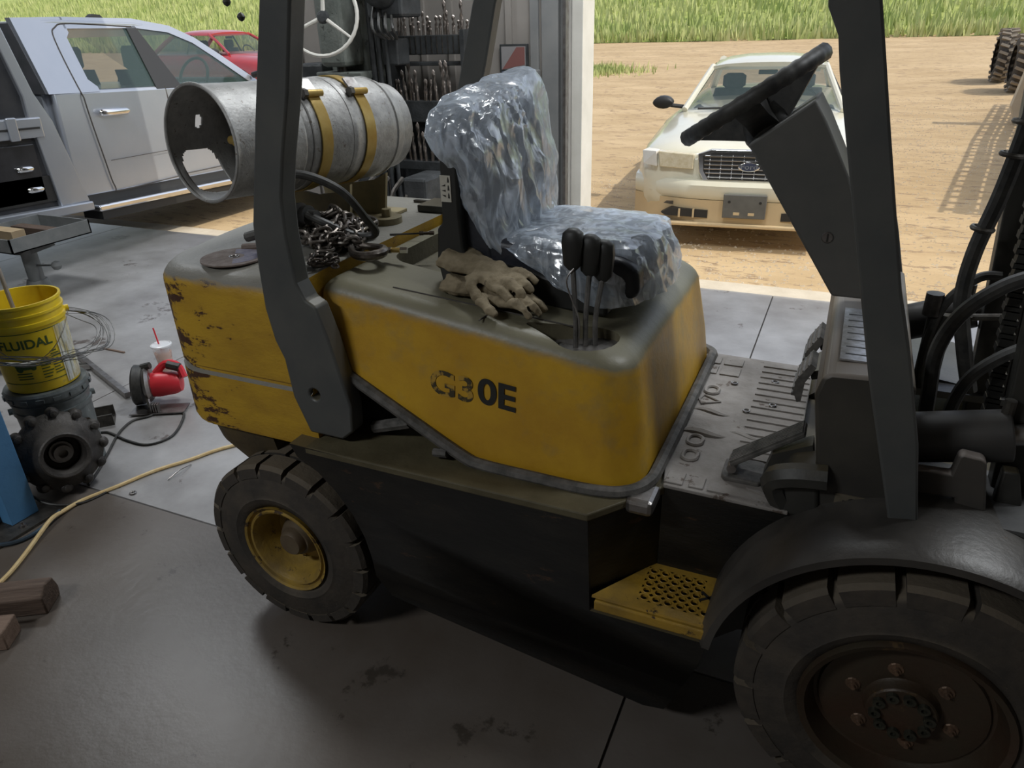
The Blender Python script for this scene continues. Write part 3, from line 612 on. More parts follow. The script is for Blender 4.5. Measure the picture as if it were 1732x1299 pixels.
for k in range(6):
    a = radians(-14.5+60*k); x = FWX+.105*cos(a); z = FWZ+.105*sin(a)
    B().lathe((x, .050, z), (0, -1, 0), [(0, .017), (.003, .015), (.003, .010), (.009, .009), (.009, .006), (.016, .005), (.016, .0005)], 6 if False else 12).build('wheel_nut', 'nut', fr, smooth=25)
for k in range(10):
    a = 2*pi*(k+.3)/10; x = FWX+.053*cos(a); z = FWZ+.053*sin(a)
    B().lathe((x, .024, z), (0, -1, 0), [(0, .0125), (.010, .0125), (.010, .006), (.003, .006), (.003, .0002)], 14).build('hub_bolt', mat('oily_steel', (.045, .045, .035), (.08, .08, .06), .35, .6, 40), fr, smooth=25)
B().cyl((FWX-.03, .0535, FWZ+.165), (FWX+.0, .0535, FWZ+.168), .006, n=10).build('rim_slot', 'ink', fr)
rr = disc(RWX, RWZ, [(.06, .140), (.022, .150), (.016, .153), (.020, .146), (.030, .143), (.030, .138), (.022, .134), (.024, .128), (.034, .122), (.055, .114), (.10, .108), (.118, .10), (.118, .0001)], 'rimy', 'rear_rim')
disc(RWX, RWZ, [(.118, .075), (.085, .062), (.066, .052), (.066, .044), (.050, .042), (.042, .036), (.040, .0001)], mat('hub_rust', (0.09, .055, .035), (.13, .10, .06), .6, .2, 12), 'hub_cap', 30, parent=rr)
for k in range(6):
    a = radians(20+60*k); B().lathe((RWX+.086*cos(a), .118, RWZ+.086*sin(a)), (0, -1, 0), [(0, .012), (.012, .012), (.016, .006), (.016, .0003)], 6).build('wheel_nut', 'rimy', rr, smooth=25)
disc(FWX, FWZ, [(1.15, .208), (1.19, .21), (1.15, .18), (1.14, .0001)], 'rimb', 'front_rim'); disc(RWX, RWZ, [(1.14, .148), (1.18, .15), (1.12, .11), (1.10, .0001)], 'rimy', 'rear_rim')
B().cyl((FWX, .2, FWZ), (FWX, 1.0, FWZ), .09, n=20).build('front_axle', 'black', FK); B().box((-.07, .15, .22), (.07, 1.05, .36)).build('rear_axle', 'black', FK, smooth=0)
# --- tilt cylinders, mast, hoses, brackets
def cylb(a, b, r, y, m='black'):
    c = B().cyl((a[0], y, a[1]), (b[0], y, b[1]), r, n=28).build('tilt_cylinder', mat('cylinder_paint', (0.04, .04, .04), (.065, .06, .055), .5, .2, 6), FK, bevel=.004)
    a = Vector((a[0], 0, a[1])); b = Vector((b[0], 0, b[1])); d = (b-a).normalized(); q = b+d*.06
    B().cyl((b.x, y, b.z), (q.x, y, q.z), r*.42, n=16).build('cylinder_rod', 'steel', c); B().cyl((b.x+d.x*.055, y-.02, b.z+d.z*.055), (b.x+d.x*.055, y+.02, b.z+d.z*.055), .03, n=16).build('rod_eye', 'darksteel', c)
    B().cyl((b.x-d.x*.02, y, b.z-d.z*.02+r*.8), (b.x-d.x*.02, y, b.z-d.z*.02+r*1.5), .012, n=10).build('cylinder_port', 'darksteel', c)
    return c
cylb((1.56, .868), (1.805, .925), .056, .31); cylb((1.56, .915), (1.775, .998), .050, .89)
B().prism([(1.60, .855), (1.70, .860), (1.705, .905), (1.712, .912), (1.748, .908), (1.756, .90), (1.79, .73), (1.78, .68), (1.74, .68), (1.718, .805), (1.60, .795)], 'Y', .215, .245).build('tilt_bracket', mat('bracket_paint', (.06, .055, .05), (.08, .07, .06), .5, 0, 9, dust=(.22, .19, .17), dlo=.3, dhi=.6), FK, smooth=20, bevel=.006)
B().prism([(1.80, .86), (1.83, .86), (1.85, .79), (1.86, .70), (1.80, .70)], 'Y', .27, .30).build('tilt_bracket', 'black', FK, smooth=20, bevel=.005)
B().box((1.66, .80, .78), (1.72, .83, 1.0)).build('bracket_post', 'black', FK, smooth=0, bevel=.004); B().cyl((1.665, .80, 1.0), (1.665, .80, 1.06), .022, n=12).build('cap_bolt', 'darksteel', FK)
mast = [(1.745, .62), (1.80, .62), (1.80, 2.1), (1.745, 2.1)]
def mrail(y, xo):
    b = B().prism([(1.815+xo, .55), (1.90+xo, .55), (1.79+xo, 2.3), (1.705+xo, 2.3)], 'Y', y, y+.05).prism([(1.90+xo, .55), (1.96+xo, .55), (1.85+xo, 2.3), (1.79+xo, 2.3)], 'Y', y+.015, y+.035)
    return b.build('mast_rail', 'black', FK, smooth=0, bevel=.004)
mrail(.33, .0); mrail(.82, .0)
ch = B()
for k in range(46):
    z = .75+k*.031; x = 1.80-.063*(z-.75); ch.obox((x-.005, .46, z), (.030, .03, .014), Matrix.Rotation(radians(4), 3, 'Y')); ch.obox((x-.005, .46, z+.0155), (.024, .03, .022), Matrix.Rotation(radians(4), 3, 'Y'))
ch.build('lift_chain', 'black', FK, smooth=0)
for pts, r in (([(1.775, .70, 1.75), (1.752, .7, 1.50), (1.735, .7, 1.34), (1.712, .7, 1.20), (1.712, .7, 1.08), (1.745, .7, .95), (1.78, .7, .84)], .019),
               ([(1.80, .40, 1.25), (1.735, .4, 1.215), (1.675, .4, 1.15), (1.645, .4, 1.06), (1.650, .4, .95), (1.66, .42, .85)], .016),
               ([(1.82, .40, 1.10), (1.765, .4, 1.06), (1.72, .4, 1.005), (1.70, .4, .93), (1.70, .4, .84)], .014),
               ([(1.80, .80, 1.12), (1.75, .8, 1.11), (1.69, .8, 1.03), (1.67, .8, .90), (1.68, .8, .79)], .012)):
    B().tube(bez(pts, 36), r, 10).build('hydraulic_hose', 'hose', FK)
for z in (1.50, 1.43, 1.26): B().torus((1.775-(1.75-z)*.12, .7, z), (.12, 0, 1), .022, .006, 16, 6).build('hose_clamp', 'darksteel', FK)
B().cyl((1.73, .72, 1.03), (1.84, .72, 1.045), .009, n=10).cyl((1.71, .72, 1.03), (1.745, .72, 1.032), .018, n=6).build('hose_fitting', 'darksteel', FK)
B().cyl((1.60, .3, .935), (1.60, .3, .965), .012, n=10).build('cylinder_port', 'steel', FK)
# --- tank cradle and its straps
TA = Vector((-0.185, 0.195, 1.462)); TB = Vector((-0.06, 0.94, 1.425)); TD = (TB-TA).normalized(); TR = .158
tcx = lambda t: TA + TD*t
for t in (.305, .485):
    c = tcx(t); s1 = B().torus(c, TD, TR+.002, .0015, 48, 4)
    Rg = []; u = TD.cross(Vector((0, 0, 1))).normalized(); v = TD.cross(u)
    for k in range(49):
        a = 2*pi*k/48; e = u*cos(a)+v*sin(a); Rg.append([c+e*(TR+.001)-TD*.020, c+e*(TR+.005)-TD*.020, c+e*(TR+.005)+TD*.020, c+e*(TR+.001)+TD*.020])
    sp_ = B().rings(Rg, cap=False).build('tank_strap', 'strap', FK, smooth=40)
    e = (-u*0.25 + Vector((0, 0, 1))*0.8 + u*1.15).normalized() if False else (Vector((.72, -.0, .70))).normalized()
    e = (e - TD*e.dot(TD)).normalized(); w_ = TD.cross(e); p = c+e*(TR+.012)
    B().cyl(p-TD*.03, p+TD*.03, .010, n=12).build('strap_buckle', 'strap', sp_); B().cyl(p-TD*.042, p-TD*.028, .014, n=6).build('strap_nut', 'darksteel', sp_)
    B().obox(c+e*(TR+.006)+w_*-.03, (.05, .046, .006), Matrix((w_, TD, e)).transposed()).build('buckle_plate', 'steel', sp_, smooth=0)
B().box((-.25, .50, 1.15), (.02, .86, 1.162)).build('cradle_base', 'cradle', FK, smooth=0, bevel=.003)
for y in (.55, .75):
    B().prism([(-.23, 1.16), (.0, 1.16), (.02, 1.30), (-.03, 1.275), (-.11, 1.262), (-.19, 1.275), (-.25, 1.31)], 'Y', y, y+.012).build('cradle_rib', 'cradle', FK, smooth=0)
B().cyl((.04, .70, 1.15), (.04, .70, 1.17), .05, n=24).cyl((.04, .70, 1.17), (.04, .70, 1.195), .016, n=6).build('cradle_pivot', 'cradle', FK, smooth=30)
B().box((.06, .86, 1.15), (.22, .98, 1.175)).box((.20, .88, 1.15), (.25, .93, 1.185)).build('counterweight_hatch', 'black', FK, smooth=0, bevel=.004)
B().tube(bez([(-.02, .22, 1.34), (.06, .26, 1.385), (.15, .32, 1.34), (.185, .38, 1.25), (.185, .42, 1.195), (.13, .40, 1.19), (.06, .36, 1.23), (.0, .36, 1.25)], 50), .0115, 10).build('fuel_hose', 'hose', FK)
B().lathe((-.02, .37, 1.245), (1, -.1, .1), [(-.04, .012), (-.04, .034), (-.01, .036), (.0, .028), (.02, .028), (.02, .016), (.05, .014)], 20).build('hose_coupling', 'hose', FK)
B().tube(bez([(-.14, .25, 1.20), (-.09, .27, 1.215), (-.03, .33, 1.24)], 10), .014, 8).build('coupling_sleeve', 'seal', FK)
B().tube(bez([(.14, .56, 1.153), (.2, .58, 1.155), (.235, .60, 1.155)], 10), .003, 5).build('fuel_line', 'ink', FK)

# ---------------------------------------------------------------- things lying on the forklift
tank = thing('gas_cylinder', 'silver steel gas cylinder lying strapped across the rear of the forklift', 'gas cylinder', tuple(TA))
def tring(t, r, n=40): 
    u = TD.cross(Vector((0, 0, 1))).normalized(); v = TD.cross(u); c = tcx(t); return [c + (u*cos(2*pi*k/n)+v*sin(2*pi*k/n))*r for k in range(n)]
B().rings([tring(t, r) for t, r in ((.17, .02), (.175, .07), (.19, .11), (.215, .14), (.25, .154), (.29, TR), (.42, TR), (.425, TR+.0025), (.435, TR+.0025), (.44, TR), (.53, TR), (.54, TR), (.60, TR-.003), (.64, .150), (.665, .138), (.685, .12), (.70, .09), (.705, .04), (.706, .004))]).build('tank_body', 'tank', tank, smooth=40)
B().rings([tring(t, r) for t, r in ((.66, .128), (.66, .139), (.705, .136), (.705, .128), (.66, .128))], cap=False).build('foot_ring', 'tank', tank, smooth=40)
for t in (.26, .415, .615): B().rings([tring(t-.003, TR-.001), tring(t, TR+.0018), tring(t+.003, TR-.001)], cap=False).build('weld_seam', 'tank', tank) if t < .6 else B().rings([tring(t-.004, .154), tring(t, .1575), tring(t+.004, .152)], cap=False).build('weld_seam', 'tank', tank)
# collar: a sheet ring with one large and one small cut-out
u0 = TD.cross(Vector((0, 0, 1))).normalized(); v0 = TD.cross(u0); cb = B(); vs = []; fs = []; NA, NT = 260, 44; CR = .150
def inhole(a, t):
    d = (a-HA+pi) % (2*pi) - pi
    if (abs(d)/.52)**4 + (abs(t-.085)/.058)**4 < 1: return True
    d = (a-HB+pi) % (2*pi) - pi
    return (abs(d)/.13)**4 + (abs(t-.10)/.010)**4 < 1
far = Vector((-.9, .0, -.75)); HA = math.atan2(far.dot(v0), far.dot(u0)); far = Vector((-1, 0, .35)); HB = math.atan2(far.dot(v0), far.dot(u0))
for i in range(NA):
    for j in range(NT+1):
        a = 2*pi*i/NA; t = .235*j/NT; r = CR + (.003 if t < .01 else 0) + (.004*(t/.235)**3)
        vs.append(tcx(t) + (u0*cos(a)+v0*sin(a))*r)
for i in range(NA):
    for j in range(NT):
        if inhole(2*pi*(i+.5)/NA, .235*(j+.5)/NT): continue
        k = i*(NT+1)+j; k2 = ((i+1) % NA)*(NT+1)+j; fs.append((k, k2, k2+1, k+1))
cb.add(vs, fs).build('collar', 'tank', tank, smooth=60, solid=.004)
B().torus(tcx(0.002), TD, CR, .005, 64, 8).build('collar_rim', 'tank', tank)
B().cyl(tcx(.18), tcx(.11), .016, n=12).cyl(tcx(.12)+u0*.03, tcx(.12)-u0*.03, .012, n=10).build('tank_valve', 'strap', tank)
B().lathe(tcx(.19)+v0*-.05+u0*.03, -TD, [(0, .03), (.03, .03), (.032, .026), (.032, .001)], 20).build('level_gauge', 'nut', tank)

# crinkled clear film over the seat
film = bpy.data.materials.new('clear_film'); film.use_nodes = True
N = film.node_tree.nodes; L = film.node_tree.links; N.clear()
out = N.new('ShaderNodeOutputMaterial'); tr = N.new('ShaderNodeBsdfTransparent'); gl = N.new('ShaderNodeBsdfGlossy'); df_ = N.new('ShaderNodeBsdfDiffuse'); tl = N.new('ShaderNodeBsdfTranslucent')
gl.inputs['Roughness'].default_value = .20; gl.inputs['Color'].default_value = (1, 1, 1, 1); df_.inputs['Color'].default_value = (.76, .87, 1.0, 1); tl.inputs['Color'].default_value = (.80, .88, 1.0, 1)
tcn = N.new('ShaderNodeTexCoord'); n1 = N.new('ShaderNodeTexNoise'); n1.inputs['Scale'].default_value = 13; n1.inputs['Detail'].default_value = 7; n1.inputs['Distortion'].default_value = 1.6
mp_ = N.new('ShaderNodeMapping'); mp_.inputs['Scale'].default_value = (1.8, 1.6, .6); L.new(tcn.outputs['Object'], mp_.inputs[0]); L.new(mp_.outputs[0], n1.inputs[0])
bp_ = N.new('ShaderNodeBump'); bp_.inputs['Strength'].default_value = .5; bp_.inputs['Distance'].default_value = .006; L.new(n1.outputs[0], bp_.inputs['Height'])
for q in (gl, df_, tl): L.new(bp_.outputs[0], q.inputs['Normal'])
a1 = N.new('ShaderNodeMixShader'); a1.inputs[0].default_value = .45; L.new(df_.outputs[0], a1.inputs[1]); L.new(tl.outputs[0], a1.inputs[2])
a2 = N.new('ShaderNodeMixShader'); a2.inputs[0].default_value = .30; L.new(a1.outputs[0], a2.inputs[1]); L.new(gl.outputs[0], a2.inputs[2])
mr_ = N.new('ShaderNodeMapRange'); mr_.inputs['From Min'].default_value = .42; mr_.inputs['From Max'].default_value = .60; mr_.inputs['To Min'].default_value = .45; mr_.inputs['To Max'].default_value = .92; L.new(n1.outputs[0], mr_.inputs[0])
a3 = N.new('ShaderNodeMixShader'); L.new(mr_.outputs[0], a3.inputs[0]); L.new(tr.outputs[0], a3.inputs[1]); L.new(a2.outputs[0], a3.inputs[2]); L.new(a3.outputs[0], out.inputs[0])
M['film'] = film
def ridge(p, s, off=0):
    n = noise.noise(Vector((p[0]*s, p[1]*s, p[2]*s*.7)) + Vector((off, off, off))); return 1-abs(n)*2
def crumple(p, c, amp, off=0):
    p = Vector(p); d = (p - c); d.normalize()
    q = Vector((p.x*1.3, p.y*1.3 + p.z*.5, p.z*.45)); h = .58*ridge(q, 9, off) + .28*ridge(q, 20, off+5) + .14*ridge(q, 44, off+9)
    j = Vector((noise.noise(p*13), noise.noise(p*13+Vector((7, 0, 0))), noise.noise(p*13+Vector((0, 9, 0)))))
    return p + d*(h-.45)*amp + j*amp*.45
def film_surf(rings, amp, off, name, parent):
    R = [[crumple(p, sum((Vector(q) for q in r), Vector())/len(r), amp, off) for p in r] for r in rings]
    R.append([sum(R[-1], Vector())/len(R[-1])]*len(R[-1]))
    o = B().rings(R, cap=False); f2 = []
    for f in o.f: f2 += [f] if len(f) < 4 else ([(f[0], f[1], f[2]), (f[0], f[2], f[3])] if random.random() < .5 else [(f[0], f[1], f[3]), (f[1], f[2], f[3])])
    o.f = f2
    return o.build(name, 'film', parent, smooth=20)
def resample(P, n):
    P = [Vector(p) for p in P]; P.append(P[0]); L_ = [0]
    for a, b in zip(P, P[1:]): L_.append(L_[-1]+(b-a).length)
    out_ = []; j = 0
    for k in range(n):
        d = L_[-1]*k/n
        while L_[j+1] < d: j += 1
        out_.append(P[j].lerp(P[j+1], (d-L_[j])/(L_[j+1]-L_[j])))
    return out_
cov = thing('seat_cover', 'crinkled clear plastic film draped over the forklift seat', 'seat cover', (0.7, 0.6, 1.2))
def bring(z, x0, x1, y0, y1, tilt=0.0, n=110):               # plan ring; bulges in the middle
    P = []
    for k in range(24):
        a = 2*pi*k/24; c, s_ = cos(a), sin(a); e = 3.2
        x = (x0+x1)/2+(x1-x0)/2*math.copysign(abs(c)**(2/e), c); y = (y0+y1)/2+(y1-y0)/2*math.copysign(abs(s_)**(2/e), s_)
        P.append((x, y, z + tilt*(y-.6)))
    return resample(P, n)
rb_ = []
for z, x0, x1, y0, y1, tl_ in ((1.12, .55, .64, .42, .80, .0), (1.16, .53, .63, .40, .815, -.02), (1.22, .50, .62, .385, .83, -.03), (1.29, .475, .615, .375, .845, -.03), (1.36, .45, .61, .365, .85, 0), (1.42, .435, .595, .35, .85, .02), (1.47, .415, .585, .32, .855, .05), (1.51, .405, .575, .31, .87, .08),
                       (1.54, .41, .565, .32, .875, .10), (1.565, .42, .555, .34, .865, .11), (1.582, .435, .545, .37, .84, .11), (1.59, .455, .525, .42, .79, .10), (1.592, .475, .505, .5, .7, .08)):
    rb_.append(bring(z, x0, x1, y0, y1, tl_))
def densify(R, k):
    o_ = []
    for a, b in zip(R, R[1:]):
        for i in range(k): t = i/k; o_.append([p.lerp(q, t) for p, q in zip(a, b)])
    o_.append(R[-1]); return o_
film_surf(densify(rb_, 5), .030, 0, 'back_film', cov)
rc_ = []
for z, x0, x1, y0, y1 in ((1.075, .60, 1.01, .36, .86), (1.10, .56, 1.005, .355, .86), (1.135, .53, 1.0, .36, .85), (1.175, .52, .99, .37, .845), (1.21, .53, .975, .385, .83), (1.226, .56, .94, .41, .80), (1.230, .62, .88, .48, .73), (1.231, .70, .80, .56, .64)):
    r_ = bring(z, x0, x1, y0, y1)
    # the near rear part of the skirt is pulled up and shows the dark cushion side
    r2 = []
    for p in r_:
        k_ = min(1, max(0, (.86 - p.x)/.25)) * min(1, max(0, (.47-p.y)/.06))
        r2.append(Vector((p.x, p.y, max(p.z, p.z*(1-k_) + 1.20*k_) if p.z < 1.20 else p.z)))
    rc_.append(r2)
film_surf(densify(rc_, 5), .024, 3, 'cushion_film', cov)

# chains
def link_mesh(Lk, wd, r):
    P = []
    for k in range(20):
        a = 2*pi*k/20; P.append((wd*cos(a), 0, wd*sin(a) + (Lk/2-wd)*(1 if sin(a) > 0 else -1) if abs(sin(a)) > .05 else 0))
    P = [(wd*cos(2*pi*k/20), 0, wd*sin(2*pi*k/20) + (Lk/2-wd)*math.copysign(min(1, abs(sin(2*pi*k/20))*4), sin(2*pi*k/20)) if abs(sin(2*pi*k/20)) > 1e-6 else 0) for k in range(20)]
    return B().tube(P, r, 6, closed=True)
def chain(name, label, path, Lk, wd, r, group=None):
    c = thing(name, label, 'chain', path[0]); lm = pm(link_mesh(Lk, wd, r), 'chain_link', 'chain'); acc = 0; i = 0; prev = Vector(path[0]); pitch = Lk-2*r*1.1
    P = [Vector(p) for p in path]
    for a, b in zip(P, P[1:]):
        d = (b-a).length; s_ = pitch - acc
        while s_ <= d:
            q = a.lerp(b, s_/d); dr = (q-prev).normalized(); F = frame(dr, (random.uniform(-.2, .2), random.uniform(-.2, .2), 1)).to_4x4()
            inst(lm, 'chain_link', c, Matrix.Translation((q+prev)/2) @ F @ Matrix.Rotation(pi/2*(i % 2)+random.uniform(-.4, .4), 4, 'Z')); prev = q; i += 1; s_ += pitch
        acc = d - (s_ - pitch)
    return c
def pile(cx, cy, z0, rx, ry, h, n, seed):
    rnd = random.Random(seed); out_ = []
    for k in range(n):
        a = k*2.2+rnd.uniform(-.6, .6); q = rnd.uniform(.1, 1); lay = k/n
        out_.append((cx+rx*q*cos(a)*(1-.35*lay), cy+ry*q*sin(a)*(1-.35*lay), z0 + h*lay*(1-q*.55)))
    return bez(out_, n*14)
c1 = chain('tow_chain', 'heavy steel chain heaped on the rear of the forklift below the gas cylinder', pile(.04, .42, 1.163, .16, .19, .10, 40, 3), .050, .0145, .0048)
B().tube(bez([(.14, .36, 1.17), (.19, .30, 1.168), (.235, .29, 1.168), (.262, .325, 1.168), (.245, .365, 1.168), (.20, .375, 1.168), (.165, .37, 1.17)], 30), [.009+.005*sin(pi*k/30) for k in range(31)], 10).build('hook', 'chain', c1)
chain('binder_chain', 'thin steel chain bunched beside the hood edge in front of the heavy chain', pile(.13, .225, 1.158, .075, .065, .035, 14, 8), .028, .0085, .003)
# cutting disc
dd = thing('cutting_disc', 'worn round cutting disc lying on the rear corner of the forklift', 'cutting disc', (-.15, .20, 1.152))
dm = mat('abrasive_disc', (.16, .12, .10), (.24, .20, .18), .8, 0, 40, bump=.3)
B().rings([[(-.15+r*cos(2*pi*k/40), .20+r*sin(2*pi*k/40), z) for k in range(40)] for r, z in ((.011, 1.153), (.092, 1.153), (.092, 1.157), (.011, 1.157), (.011, 1.153))], cap=False).build('disc_body', dm, dd, smooth=30)
B().rings([[(-.15+r*cos(pi*1.0*k/20-.9), .20+r*sin(pi*1.0*k/20-.9), 1.1576) for k in range(21)] for r in (.028, .075)], cap=False, closed=False).build('paper_label', mat('disc_label', (.10, .09, .16), (.2, .18, .22), .6, 0, 60), dd, smooth=0, label='dark blue half-round label')
B().torus((-.15, .20, 1.1572), (0, 0, 1), .013, .002, 20, 5).build('disc_bushing', 'steel', dd)
tag(B().tube([(-.19, .28, 1.157), (-.13, .30, 1.162), (-.08, .29, 1.16)], .012, 8).build('rag_strip', dm, loc=(-.15, .28, 1.155)), 'small rusty metal piece lying behind the cutting disc', 'scrap piece')
# fittings
for k, (p, d, lab) in enumerate((((.272, .385, 1.163), (.8, .25, 0), 'brass and chrome hose fitting lying in front of the chain hook'), ((.262, .575, 1.163), (.7, .3, 0), 'small rusty bolt fitting lying close to the seat'))):
    t = thing('pipe_fitting', lab, 'fitting', p); p = Vector(p); d = Vector(d).normalized(); s_ = 1 if k == 0 else .7
    B().cyl(p-d*.03*s_, p-d*.012*s_, .010*s_, n=6).build('hex_nut', 'chrome' if k == 0 else 'rimb', t, smooth=30); B().cyl(p-d*.012*s_, p+d*.014*s_, .007*s_, n=12).build('fitting_body', 'strap' if k == 0 else 'rimb', t)
    B().cyl(p+d*.014*s_, p+d*.034*s_, .0095*s_, n=6).build('hex_nut', 'chrome' if k == 0 else 'rimb', t, smooth=30)
tag(B().box((-.03, .985, 1.151), (.10, 1.0, 1.16)).build('flat_bar', 'darksteel', smooth=0, loc=(0, .99, 1.15)), 'thin flat steel bar lying on the far side of the counterweight', 'bar')
# leather gloves
def glove(name, label, T, seed):
    rnd = random.Random(seed); b = B()
    def sq(pts, rs, fl=.55):
        R = []; P = [Vector(p) for p in pts]
        for i, p in enumerate(P):
            d = (P[min(i+1, len(P)-1)]-P[max(i-1, 0)]).normalized(); s_ = d.cross(Vector((0, 0, 1))).normalized(); u_ = s_.cross(d)
            R.append([T @ (p + s_*cos(2*pi*k/10)*rs[i] + u_*sin(2*pi*k/10)*rs[i]*fl) for k in range(10)])
        b.rings(R)
    sq([(-.15, 0, .02), (-.10, 0, .018), (-.06, .005, .02), (0, 0, .022), (.05, 0, .018)], [.062, .055, .042, .05, .042], .38)
    for k, y in enumerate((-.036, -.012, .012, .036)):
        l = (.075, .085, .08, .06)[k]; z = rnd.uniform(.0, .02)
        sq([(.03, y*.9, .016), (.055+l*.3, y*1.15, .022+z), (.05+l*.75, y*1.3, .014+z), (.05+l, y*1.35+rnd.uniform(-.01, .01), .006)], [.015, .0145, .0135, .009], .75)
    sq([(-.03, -.04, .02), (.0, -.07, .024), (.035, -.085, .016), (.055, -.088, .01)], [.018, .017, .015, .009], .75)
    o = b.build(name, 'glove', smooth=180, loc=tuple(T.to_translation()))
    md = o.modifiers.new('r', 'REMESH'); md.mode = 'VOXEL'; md.voxel_size = .0038
    md = o.modifiers.new('s', 'SMOOTH'); md.iterations = 3
    tx = bpy.data.textures.new('folds', 'CLOUDS'); tx.noise_scale = .035; md = o.modifiers.new('d', 'DISPLACE'); md.texture = tx; md.strength = .014; md.mid_level = .5
    bpy.context.view_layer.update(); nm = bpy.data.meshes.new_from_object(o.evaluated_get(bpy.context.evaluated_depsgraph_get())); o.modifiers.clear(); o.data = nm
    for p in nm.polygons: p.use_smooth = True
    return tag(o, label, 'glove')
glove('work_glove', 'crumpled tan leather work glove beside the seat, upper one of two', Matrix.Translation((.60, .325, 1.130)) @ Matrix.Rotation(radians(-18), 4, 'Z') @ Matrix.Rotation(radians(10), 4, 'Y') @ Matrix.Rotation(.3, 4, 'X'), 1)
glove('work_glove', 'crumpled tan leather work glove beside the seat, lower one of two', Matrix.Translation((.63, .292, 1.082)) @ Matrix.Rotation(radians(-8), 4, 'Z') @ Matrix.Rotation(radians(6), 4, 'Y'), 5)

# ---------------------------------------------------------------- things on the shop floor, left
M['ypl'] = mat('yellow_plastic', (0.78, 0.58, 0.02), (0.66, 0.46, 0.02), .38, 0, 10, rust=(.45, .33, .06), rthr=.66, rscale=12)
M['gpl'] = mat('grey_plastic', (0.17, 0.19, 0.19), (0.10, .115, .115), .38, 0, 8, rust=(.5, .5, .48), rthr=.66, rscale=14, stretch=(3, 3, .6))
M['green'] = mat('green_print', (.035, .07, .015), (.06, .10, .02), .6, 0, 40)
M['blue'] = mat('blue_paint', (.075, .21, .40), (.09, .25, .46), .5, 0, 6, rust=(.05, .06, .07), rthr=.68, rscale=12, bump=.1)
M['cast'] = mat('greasy_casting', (.035, .032, .030), (.07, .062, .055), .5, .3, 14, bump=.35, dust=(.12, .11, .10), dlo=.6, dhi=1.0)
M['wood'] = mat('oily_timber', (.07, .045, .033), (.125, .085, .062), .8, 0, 14, stretch=(.4, 4, 4), bump=.4, bscale=30)
M['wood2'] = mat('pale_timber', (.16, .105, .075), (.23, .16, .12), .8, 0, 14, stretch=(.4, 4, 4), bump=.4)
M['cord'] = mat('yellow_cord', (.62, .44, .20), (.70, .54, .28), .5, 0, 30)
M['red'] = mat('red_plastic', (.72, .035, .05), (.62, .03, .045), .4)
BX, BY = -1.60, .42
def bucket(name, label, m, z0, h, rb, rt, lid=False):
    t = thing(name, label, 'bucket', (BX, BY, z0))
    pr = [(z0, rb-.006), (z0+.004, rb)]
    rr_ = lambda k: rb+(rt-rb)*k
    pr += [(z0+h*.74, rr_(.74)), (z0+h*.745, rr_(.74)+.006), (z0+h*.79, rr_(.8)+.006), (z0+h*.795, rr_(.8)), (z0+h*.86, rr_(.86)), (z0+h*.865, rr_(.86)+.005), (z0+h*.89, rr_(.9)+.005), (z0+h*.895, rr_(.9)), (z0+h*.97, rt-.002), (z0+h*.972, rt+.004), (z0+h, rt+.004), (z0+h, rt-.005), (z0+.01, rb-.006), (z0+.01, .001)]
    o = B().rings([[(BX+r*cos(2*pi*k/56), BY+r*sin(2*pi*k/56), z) for k in range(56)] for z, r in [(z0, .001)]+pr], cap=False).build('bucket_body', m, t, smooth=25)
    for s_ in (-1, 1): a = -pi/6+s_*pi/2; B().cyl((BX+cos(a)*(rr_(.7)), BY+sin(a)*rr_(.7), z0+h*.78), (BX+cos(a)*(rr_(.7)+.02), BY+sin(a)*(rr_(.7)+.02), z0+h*.78), .014, n=14).build('handle_boss', m, t)
    return t
g1 = bucket('plastic_bucket', 'dark grey plastic bucket with a lid, standing on the floor under the yellow bucket', 'gpl', .0, .40, .133, .150)
B().rings([[(BX+r*cos(2*pi*k/48), BY+r*sin(2*pi*k/48), z) for k in range(48)] for z, r in ((.375, .155), (.375, .162), (.402, .162), (.412, .156), (.412, .001))], cap=False).build('bucket_lid', 'gpl', g1, smooth=30)
for k in range(16): a = 2*pi*k/16; B().obox((BX+.163*cos(a), BY+.163*sin(a), .385), (.008, .03, .016), Matrix.Rotation(a, 3, 'Z')).build('lid_tab', 'gpl', g1, smooth=0)
YZ0 = .414
g2 = bucket('plastic_bucket', 'yellow plastic bucket with green lettering and worn film, standing on the grey bucket', 'ypl', YZ0, .375, .135, .151)
yb = [o for o in g2.children if o.name.startswith('bucket_body')][0]
def wrap(a0, z0):
    def f(co):
        r = .1355 + (.1505-.1355)*((z0+co.y-YZ0)/.375) + .0008 + co.z*.3; a = a0 + co.x/.145
        return Vector((BX+r*cos(a), BY+r*sin(a), z0+co.y))
    return f
CA = radians(-36)
text('FLUIDAL', .053, 'green', 'lettering', yb, None, .0006, .0013, fit=wrap(CA-.10, YZ0+.215), sx=1.0)
def band(a0, a1, z0, z1, m, name, par, n=10):
    b = B(); R = []
    for k in range(n+1):
        a = a0+(a1-a0)*k/n; r_ = lambda z: .1355+.015*((z-YZ0)/.375)
        R.append([(BX+(r_(z)+e)*cos(a), BY+(r_(z)+e)*sin(a), z) for z, e in ((z0, .0003), (z1, .0003), (z1, .0011), (z0, .0011))])
    return b.rings(R).build(name, m, par)
for z_ in (.262, .045): band(CA-1.1, CA+.95, YZ0+z_, YZ0+z_+.003, 'green', 'label_border', yb, 20)
band(CA+.93, CA+.95, YZ0+.045, YZ0+.262, 'green', 'label_border', yb, 2)
for (a0, zz, w_) in [(CA+.45, .165-.012*k, .18+.05*((k*7) % 3)) for k in range(9)] + [(CA+.12, .14-.013*k, .22+.04*((k*5) % 3)) for k in range(7)] + [(CA-.55, .09-.012*k, .4) for k in range(3)]:
    band(a0, a0+w_, YZ0+zz, YZ0+zz+.0045, 'green', 'print_line', yb, 5)
